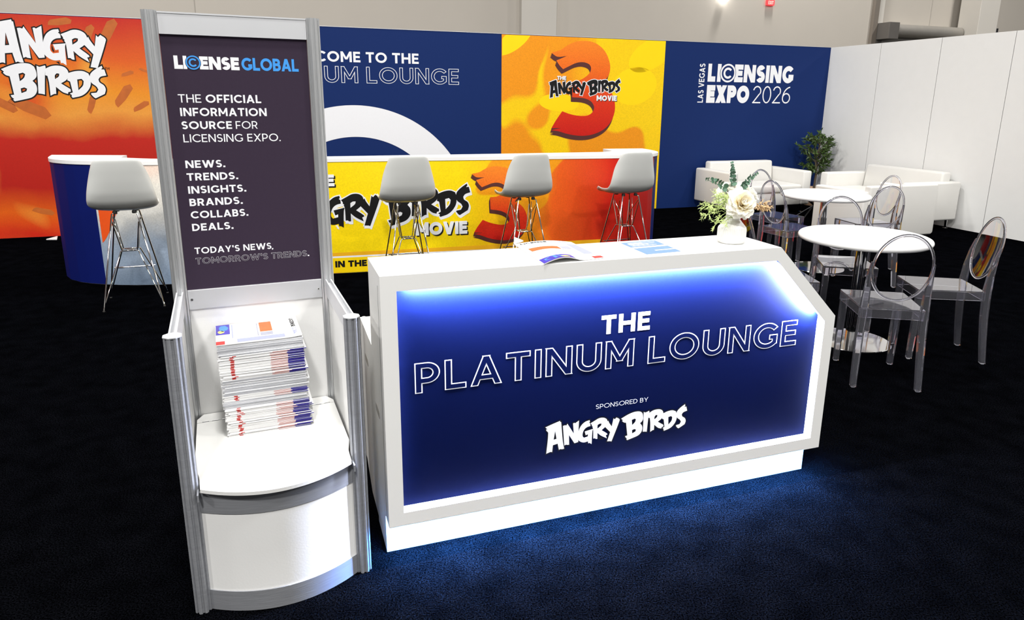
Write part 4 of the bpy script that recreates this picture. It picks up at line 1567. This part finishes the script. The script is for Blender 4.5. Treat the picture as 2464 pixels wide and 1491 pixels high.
# printed shapes on the front
b = MB()
b.face([FB(*p) for p in [(-.66, .008), (2.66, .008), (2.66, .150), (-.66, .150)]])
b.build('printed_band', SPLASHY, br, merge=False)
b = MB()
b.face([FB(*p) for p in [(-.66, .150), (2.66, .150), (2.66, .166), (-.66, .166)]])
b.build('printed_line', LETTER, br, merge=False)
b = MB()
b.face([FB(*p) for p in [(-.66, .166), (2.66, .166), (2.66, .215), (-.66, .195)]])
b.build('printed_band', GOLDP, br, merge=False)
b = MB()
left = [p for p in full if -1.90 <= p[0] <= -1.60]
dz = [(1.03, .40), (1.03, .44)]
for i in range(len(left) - 1):
    A, B = left[i], left[i + 1]
    w = lambda x: .36 + .62 * max(0, (x + 1.90) / .30) ** 1.4
    b.face([(A[0], A[1] - .0015, w(A[0])), (B[0], B[1] - .0015, w(B[0])), (B[0], B[1] - .0015, 1.03), (A[0], A[1] - .0015, 1.03)])
b.build('printed_corner', ORANGEP, br, merge=False)
write('IN THE', .023, .311, .060, .121, lambda u, v, d=0: FB(u, v, d - .001), BLACKP, br, w=.27, track=.07)
shadow_words('THE', -.250, .055, .815, .920, FB, br, .012)
shadow_words('MOVIE', .774, 1.272, .330, .455, FB, br, .012)
aff = solve_affine([(LP('G', 0), (.073, .745)), (LP('G', 17), (.128, .443)), (LP('Y', 8), (.43, .736)), (LP('Y', 9), (.329, .458)), (LP('S', 0), (1.28, .804)),
                    (LP('S', 4), (1.311, .713)), (LP('S', 11), (1.199, .503)), (LP('B', 12), (.546, .468))])
brush(['A', 'N', 'G', 'R', 'Y', 'B', 'I', 'R2', 'D', 'S'], aff, FB, br, BLACKP, LETTER, .010, shift=(.008, -.018))
aff = solve_affine([((LOGO['3'][0][i][0] / 1e4, LOGO['3'][0][i][1] / 1e4), d) for i, d in ((0, (1.321, .893)), (5, (1.588, .982)), (18, (1.868, .457)), (24, (1.591, .261)), (31, (1.412, .459)))])
numeral(aff, FB, br, (-.012, -.036))

# ------------------------------------------------------------------ bar stools
ROWS = [(-.205, .405, .120), (-.212, .392, .150), (-.205, .33, .178), (-.190, .24, .205), (-.170, .15, .222), (-.140, .075, .232), (-.085, .025, .236),
        (-.02, .006, .236), (.06, .002, .232), (.13, .008, .225), (.185, .010, .214), (.212, -.004, .20)]


def stool_shell():
    b = MB()

    def fn(u, v):
        k = v * (len(ROWS) - 1)
        i = min(int(k), len(ROWS) - 2)
        f_ = k - i
        y, zz, hw = [ROWS[i][q] * (1 - f_) + ROWS[i + 1][q] * f_ for q in range(3)]
        x = (u - .5) * 2
        back = max(0, min(1, (.62 - v) / .35))
        seat = 1 - back
        e = abs(x) ** 2.6
        return (hw * sin(x * pi / 2 * .98), y + .075 * e * back * min(1, v * 3 + .3), .735 + zz + .055 * e * seat * (1 if v < .9 else .7))
    b.grid(fn, 16, 30, uv=False)
    return b


def chair_legs(parent):
    top, foot = [], []
    for sx in (-1, 1):
        for sy in (-1, 1):
            mount = Vector((sx * .085, sy * .085 + .0, .722))
            ft = Vector((sx * .205, sy * .205, .012))
            hub = Vector((sx * .05, sy * .05, .43))
            opp = Vector((-sx * .085, sy * .085, .700))
            b = MB()
            b.tube([mount + Vector((-sx * .02, -sy * .02, .012)), mount, ft + Vector((-sx * .004, -sy * .004, .012)), ft], .0058, 8)
            b.tube([ft + Vector((0, 0, .012)), hub + Vector((sx * .01, sy * .01, 0)), hub], .0045, 8)
            b.tube([hub, Vector((sx * .055, sy * .055, .45)), Vector((sx * .088, sy * .088, .66))], .0042, 8)
            b.tube([hub, Vector((sx * .07, sy * .01, .58)), Vector((sx * .10, -sy * .06, .685))], .0036, 8)
            lg = b.build('leg', CHROME, parent, smooth=50)
            b = MB()
            b.lathe([(.008, 0), (.0095, .002), (.0095, .008), (.006, .012)], 12, ft.x, ft.y)
            b.build('glide', RUBBER, lg, smooth=40)
            b = MB()
            b.lathe([(.016, .722), (.017, .726), (.017, .738), (.012, .745)], 12, mount.x - sx * .02, mount.y - sy * .02)
            b.build('mount', RUBBER, parent, smooth=40)
    b = MB()
    q = [Vector((-.05, -.05, .43)), Vector((.05, -.05, .43)), Vector((.05, .05, .43)), Vector((-.05, .05, .43))]
    b.tube(q, .0045, 8, closed=True)
    b.rod(q[0], q[2], .0035)
    b.rod(q[1], q[3], .0035)
    b.build('hub', CHROME, parent, smooth=50)
    b = MB()
    b.rod((-.145, .145, .26), (.145, .145, .26), .0058)
    b.build('footrest', CHROME, parent, smooth=50)


def make_stool():
    t = thing('bar_stool', '', 'bar stool')
    stool_shell().build('seat_shell', SHELL, t, smooth=80, solid=.008, sub=1)
    chair_legs(t)
    return t


SF = BAR.a + pi / 2
stools = [((-3.0, 5.208), .41, 'white shell bar stool at the navy left end of the bar'),
          ((-.935, 5.78), SF - pi / 2 + .06, 'white shell bar stool in front of the brush lettering, first right of the tall stand'),
          ((.065, 6.15), SF - pi / 2 + .10, 'white shell bar stool covering part of the big red numeral 3'),
          ((1.04, 6.49), SF - pi / 2 + .10, 'white shell bar stool at the red right end of the bar')]
st0 = make_stool()
for i, ((x, y), rz, lab) in enumerate(stools):
    o = st0 if i == 0 else copy_tree(st0)
    place(o, x, y, 0, rz)
    tag(o, lab, 'bar stool', 'bar stools along the bar')

# ================================================================== round tables
def make_table():
    t = thing('round_table', '', 'table')
    b = MB()
    R = .405
    b.lathe([(.05, .700)] + [(R - .02 + .02 * cos(a), .720 + .02 * sin(a)) for a in [-1.57 + 3.14 * k / 10 for k in range(11)]] + [(0, .74)], 96)
    b.build('tabletop', TABLE, t, smooth=40)
    b = MB()
    b.lathe([(.036, .012), (.036, .69)], 40)
    b.build('column_pole', CHROME, t, smooth=40)
    b = MB()
    b.lathe([(.248, 0), (.25, .004), (.248, .008), (.05, .014), (0, .014)], 72)
    b.build('base_disc', CHROME, t, smooth=30)
    b = MB()
    b.lathe([(.075, .685), (.11, .690), (.11, .6995), (0, .6995)], 32)
    for k in range(4):
        a = k * pi / 2 + .4
        b.rod((0, 0, .692), (.27 * cos(a), .27 * sin(a), .692), .007, 6)
    b.build('mounting_plate', STEEL, t, smooth=40)
    return t


tb = make_table()
place(tb, 2.305, 4.465)
tag(tb, 'near round white table with chrome pedestal, nearest the glowing counter', 'table', 'round white tables')
t2 = copy_tree(tb)
place(t2, 2.985, 6.61)
tag(t2, 'round white table farther back, between the clear chairs and white sofas', 'table', 'round white tables')

# ------------------------------------------------------------------ clear acrylic chairs
def make_ghost():
    t = thing('clear_chair', '', 'chair')
    # seat: a plate with a skirt
    def outline(g):
        return [(-.165 + g, -.175 + g), (.165 - g, -.175 + g), (.182 - g, .205 - g), (.176 - g, .215 - g), (-.176 + g, .215 - g), (-.182 + g, .205 - g)]
    b = MB()
    b.prism([outline(0)], lambda u, v, d: (u, v, d), .458, .465)
    b.prism([outline(.0), outline(.006)[::-1]], lambda u, v, d: (u, v, d), .405, .4575)
    b.build('seat', GHOST, t, bevel=.0015)
    for sx in (-1, 1):
        b = MB()       # front leg
        def sq(c, h):
            return [(c[0] - h, c[1] - h, c[2]), (c[0] + h, c[1] - h, c[2]), (c[0] + h, c[1] + h, c[2]), (c[0] - h, c[1] + h, c[2])]
        rings = [sq((sx * .158, .203, .004), .0155), sq((sx * .158, .198, .22), .0180), sq((sx * .156, .192, .457), .0205)]
        V = [p for r in rings for p in r]
        F = [(3, 2, 1, 0), (8, 9, 10, 11)]
        for i in range(2):
            for j in range(4):
                F.append((i * 4 + j, i * 4 + (j + 1) % 4, i * 4 + 4 + (j + 1) % 4, i * 4 + 4 + j))
        b.raw(V, F)
        lg = b.build('leg', GHOST, t, bevel=.003)
        g = MB()
        g.box(sx * .160 - .009, .197, 0, sx * .160 + .009, .214, .0038)
        g.build('glide', GLIDE, lg)
        b = MB()       # rear leg running up beside the back
        cs = [(.172, -.222, .004, .0155), (.168, -.205, .14, .0170), (.163, -.190, .30, .0185), (.158, -.184, .45, .0200), (.156, -.190, .56, .0165), (.158, -.203, .66, .011), (.157, -.222, .74, .006)]
        rings = [[(sx * c[0] - c[3], c[1] - c[3], c[2]), (sx * c[0] + c[3], c[1] - c[3], c[2]), (sx * c[0] + c[3], c[1] + c[3], c[2]), (sx * c[0] - c[3], c[1] + c[3], c[2])] for c in cs]
        V = [p for r in rings for p in r]
        F = [(3, 2, 1, 0), tuple(len(V) - 4 + q for q in range(4))]
        for i in range(len(cs) - 1):
            for j in range(4):
                F.append((i * 4 + j, i * 4 + (j + 1) % 4, i * 4 + 4 + (j + 1) % 4, i * 4 + 4 + j))
        b.raw(V, F)
        lg = b.build('leg', GHOST, t, bevel=.003)
        g = MB()
        g.box(sx * .172 - .009, -.231, 0, sx * .172 + .009, -.213, .0038)
        g.build('glide', GLIDE, lg)
    # oval back: rim and a dished pane
    yb = lambda zz: -.188 - (zz - .52) * .20
    b = MB()
    rim = []
    for k in range(64):
        a = 2 * pi * k / 64
        zz = .708 + .192 * sin(a)
        rim.append((.152 * cos(a), yb(zz) + .006, zz))
    b.tube(rim, .0085, 8, closed=True, flat=1.0)
    b.build('back_rim', GHOST, t, smooth=50)
    b = MB()
    nr, na = 8, 48
    V, F = [], []
    for side in (0, 1):
        for i in range(nr + 1):
            for j in range(na):
                q = i / nr
                a = 2 * pi * j / na
                x, zz = .147 * q * cos(a), .708 + .187 * q * sin(a)
                V.append((x, yb(zz) + .006 - .022 * (1 - q * q) + (.003 if side else -.003) * 1.0, zz))
    N = (nr + 1) * na
    for i in range(nr):
        for j in range(na):
            j2 = (j + 1) % na
            F.append((i * na + j, i * na + j2, (i + 1) * na + j2, (i + 1) * na + j))
            F.append((N + i * na + j, N + (i + 1) * na + j, N + (i + 1) * na + j2, N + i * na + j2))
    for j in range(na):
        j2 = (j + 1) % na
        F.append((nr * na + j, nr * na + j2, N + nr * na + j2, N + nr * na + j))
    b.raw(V, F)
    b.build('back_pane', PANE, t, smooth=60)
    return t


gh = make_ghost()
chairs = [((2.154, 3.859), 79.7, 'clear acrylic chair nearest the camera, its oval back before the near round table'),
          ((2.748, 4.257), 170.7, 'clear acrylic chair standing alone at the right of the near round table'),
          ((2.40, 4.89), 258.5, 'clear acrylic chair behind the near round table, its back rising above the tabletop'),
          ((1.745, 4.44), 0, 'clear acrylic chair almost hidden behind the counter, left of the near round table'),
          ((2.535, 6.285), 22.4, 'clear acrylic chair beside the bouquet, nearer of the two left of the far table'),
          ((2.675, 7.01), -63, 'clear acrylic chair behind another one at the left of the far table'),
          ((3.17, 6.09), 95, 'clear acrylic chair at the right of the far table, before the white armchair back'),
          ((3.45, 6.70), 190, 'clear acrylic chair at the far right side of the far table, behind another')]
for i, ((x, y), deg, lab) in enumerate(chairs):
    o = gh if i == 0 else copy_tree(gh)
    place(o, x, y, 0, radians(deg - 90))
    tag(o, lab, 'chair', 'clear chairs around the white tables')

# ------------------------------------------------------------------ sofas
def sofa(name, label, cat, x, y, rz, w, d, arm, harm, hback, wb_=None, tilt=0):
    """Facing -y locally, its back along y = 0. x is the middle."""
    t = thing(name, label, cat, WALL.w(x, y), WALL.a + rz, 'white sofas')
    for s in (-1, 1):
        b = MB()
        x0 = s * w / 2
        b.box(min(x0, x0 - s * arm), -d, .12, max(x0, x0 - s * arm), -.0, harm)
        b.build('arm', LEATHER, t, bevel=.025, seg=3, smooth=40)
    b = MB()
    b.box(-w / 2 + arm + .001, -d + .02, .12, w / 2 - arm - .001, -.02, .30)
    b.build('seat_base', LEATHER, t, bevel=.015, smooth=40)
    b = MB()
    b.box(-w / 2 + arm + .004, -d + .0, .301, w / 2 - arm - .004, -.235, .42)
    b.build('seat_cushion', LEATHER, t, bevel=.035, seg=3, smooth=40)
    b = MB()
    q = w / 2 - arm - .004
    b.prism([[(-.205, .301), (-.015, .301), (-.005, hback), (-.155, hback)]], lambda u, v, dd: (dd, u, v), -q, q)
    b.build('backrest', LEATHER, t, bevel=.03, seg=3, smooth=40)
    for sx in (-1, 1):
        for sy in (-d + .07, -.07):
            b = MB()
            xx = sx * (w / 2 - .08)
            b.rod((xx, sy, 0), (xx, sy, .12), .013, 10, r2=.02)
            b.lathe([(.03, 0), (.03, .006), (.013, .008)], 14, xx, sy)
            b.build('leg', CHROME, t, smooth=40)
    return t


sofa('sofa', 'white leatherette two seat sofa against the navy wall, left of the potted tree', 'sofa', -1.645, -.06, 0, 1.44, .86, .15, .615, .715)
sofa('sofa', 'white leatherette two seat sofa along the white wall, right of the potted tree', 'sofa', -.05, -1.83, -pi / 2, 1.57, .84, .15, .615, .725)
fs = thing('armchair', 'wide white armchair seen from its plain back, standing behind the clear chairs', 'armchair', WALL.w(-1.49, -3.06), WALL.a + pi)
for s in (-1, 1):
    b = MB()
    b.box(min(s * .57, s * .45), -.82, .06, max(s * .57, s * .45), -.03, .60)
    b.build('arm', LEATHER, fs, bevel=.025, seg=3, smooth=40)
b = MB()
b.box(-.515, -.10, .06, .515, .0, .665)
b.build('backrest', LEATHER, fs, bevel=.02, seg=3, smooth=40)
b = MB()
b.box(-.448, -.80, .08, .448, -.102, .29)
b.build('seat_base', LEATHER, fs, bevel=.015, smooth=40)
b = MB()
b.box(-.444, -.82, .291, .444, -.104, .41)
b.build('seat_cushion', LEATHER, fs, bevel=.035, seg=3, smooth=40)
for sx in (-1, 1):
    for sy in (-.75, -.08):
        b = MB()
        b.rod((sx * .50, sy, 0), (sx * .50, sy, .06), .02, 10)
        b.build('leg', STEEL, fs, smooth=40)

# ------------------------------------------------------------------ low table with crossed legs
cf = thing('side_table', 'low white side table on crossed dark metal legs, between the sofas', 'side table', WALL.w(-1.22, -1.34), WALL.a + .3)
b = MB()
b.lathe([(.0, .335), (.29, .335), (.30, .342), (.30, .352), (.29, .36), (0, .36)], 48)
b.build('tabletop', TABLE, cf, smooth=40)
for a in (0, 1.05, 2.1):
    b = MB()
    d = Vector((cos(a), sin(a), 0))
    b.rod(d * .22 + Vector((0, 0, .005)), d * -.20 + Vector((0, 0, .334)), .008, 8)
    b.build('leg', STEEL, cf, smooth=40)
    b = MB()
    b.rod(d * -.22 + Vector((0, 0, .005)), d * .20 + Vector((0, 0, .334)), .008, 8)
    b.build('leg', STEEL, cf, smooth=40)

# ------------------------------------------------------------------ potted olive tree
pt = thing('potted_tree', 'leafy green potted olive tree in the corner where navy and white walls meet', 'potted plant', WALL.w(-.33, -.33), WALL.a)
b = MB()
b.lathe([(.0, 0), (.115, 0), (.125, .01), (.15, .25), (.158, .26), (.158, .285), (.142, .285), (.135, .25), (0, .25)], 40)
pot = b.build('pot', TERRA, pt, smooth=40)
b = MB()
b.lathe([(.136, .251), (.06, .262), (0, .265)], 24)
b.build('soil', SOIL, pot, smooth=40)
rs = random.Random(12)
b, lb = MB(), MB()
trunk = [Vector((0, 0, .25)), Vector((.015, .0, .5)), Vector((-.01, .01, .72)), Vector((.02, 0, .92)), Vector((.03, .01, 1.12))]
b.tube(trunk, [.018, .016, .014, .011, .006], 8)


def leafy(c, d, n, L):
    for k in range(n):
        f_ = (k + .5) / n
        p = c + d * (f_ * L)
        for s in (1, -1):
            q = (d.normalized() * .6 + Vector((rs.gauss(0, .6), rs.gauss(0, .6), rs.gauss(.15, .6)))).normalized()
            ln = rs.uniform(.055, .09)
            sd = q.orthogonal().normalized()
            sd = (sd * cos(k * 2.1) + q.cross(sd) * sin(k * 2.1)) * rs.uniform(.010, .0145)
            dr = Vector((0, 0, -.12 * ln))
            lb.face([tuple(p), tuple(p + q * ln * .35 + sd), tuple(p + q * ln + dr), tuple(p + q * ln * .35 - sd)])


for k in range(42):
    h = rs.uniform(.50, 1.0) if k > 4 else rs.uniform(.46, .56)
    i = 0
    for i in range(len(trunk) - 1):
        if trunk[i + 1].z >= h:
            break
    c = trunk[i].lerp(trunk[i + 1], (h - trunk[i].z) / (trunk[i + 1].z - trunk[i].z))
    a = rs.uniform(0, 2 * pi)
    lim = .19 + .12 * sin(pi * min(1, max(0, (h - .45) / .6)))
    d = Vector((cos(a), sin(a), rs.uniform(.25, 1.1)))
    L_ = lim * rs.uniform(.7, 1.15)
    if k == 0:
        d, L_ = Vector((-.95, -.25, .25)), .26
    d.normalize()
    e = c + d * L_
    e.x = min(e.x, .27); e.y = min(e.y, .27)
    b.tube([c, c.lerp(e, .5) + Vector((0, 0, .012)), e], [.006, .004, .002], 6)
    leafy(c.lerp(e, .25), (e - c) * .8 / max(1e-6, (e - c).length), 14, (e - c).length)
leafy(trunk[3], (trunk[4] - trunk[3]).normalized(), 14, .26)
for i in range(0, len(lb.V)):
    x, y, zz = lb.V[i]
    lb.V[i] = (min(x, .315), min(y, .315), zz)
b.build('trunk', BARK, pt, smooth=60)
lb.build('leaves', LEAF, pt, merge=False)
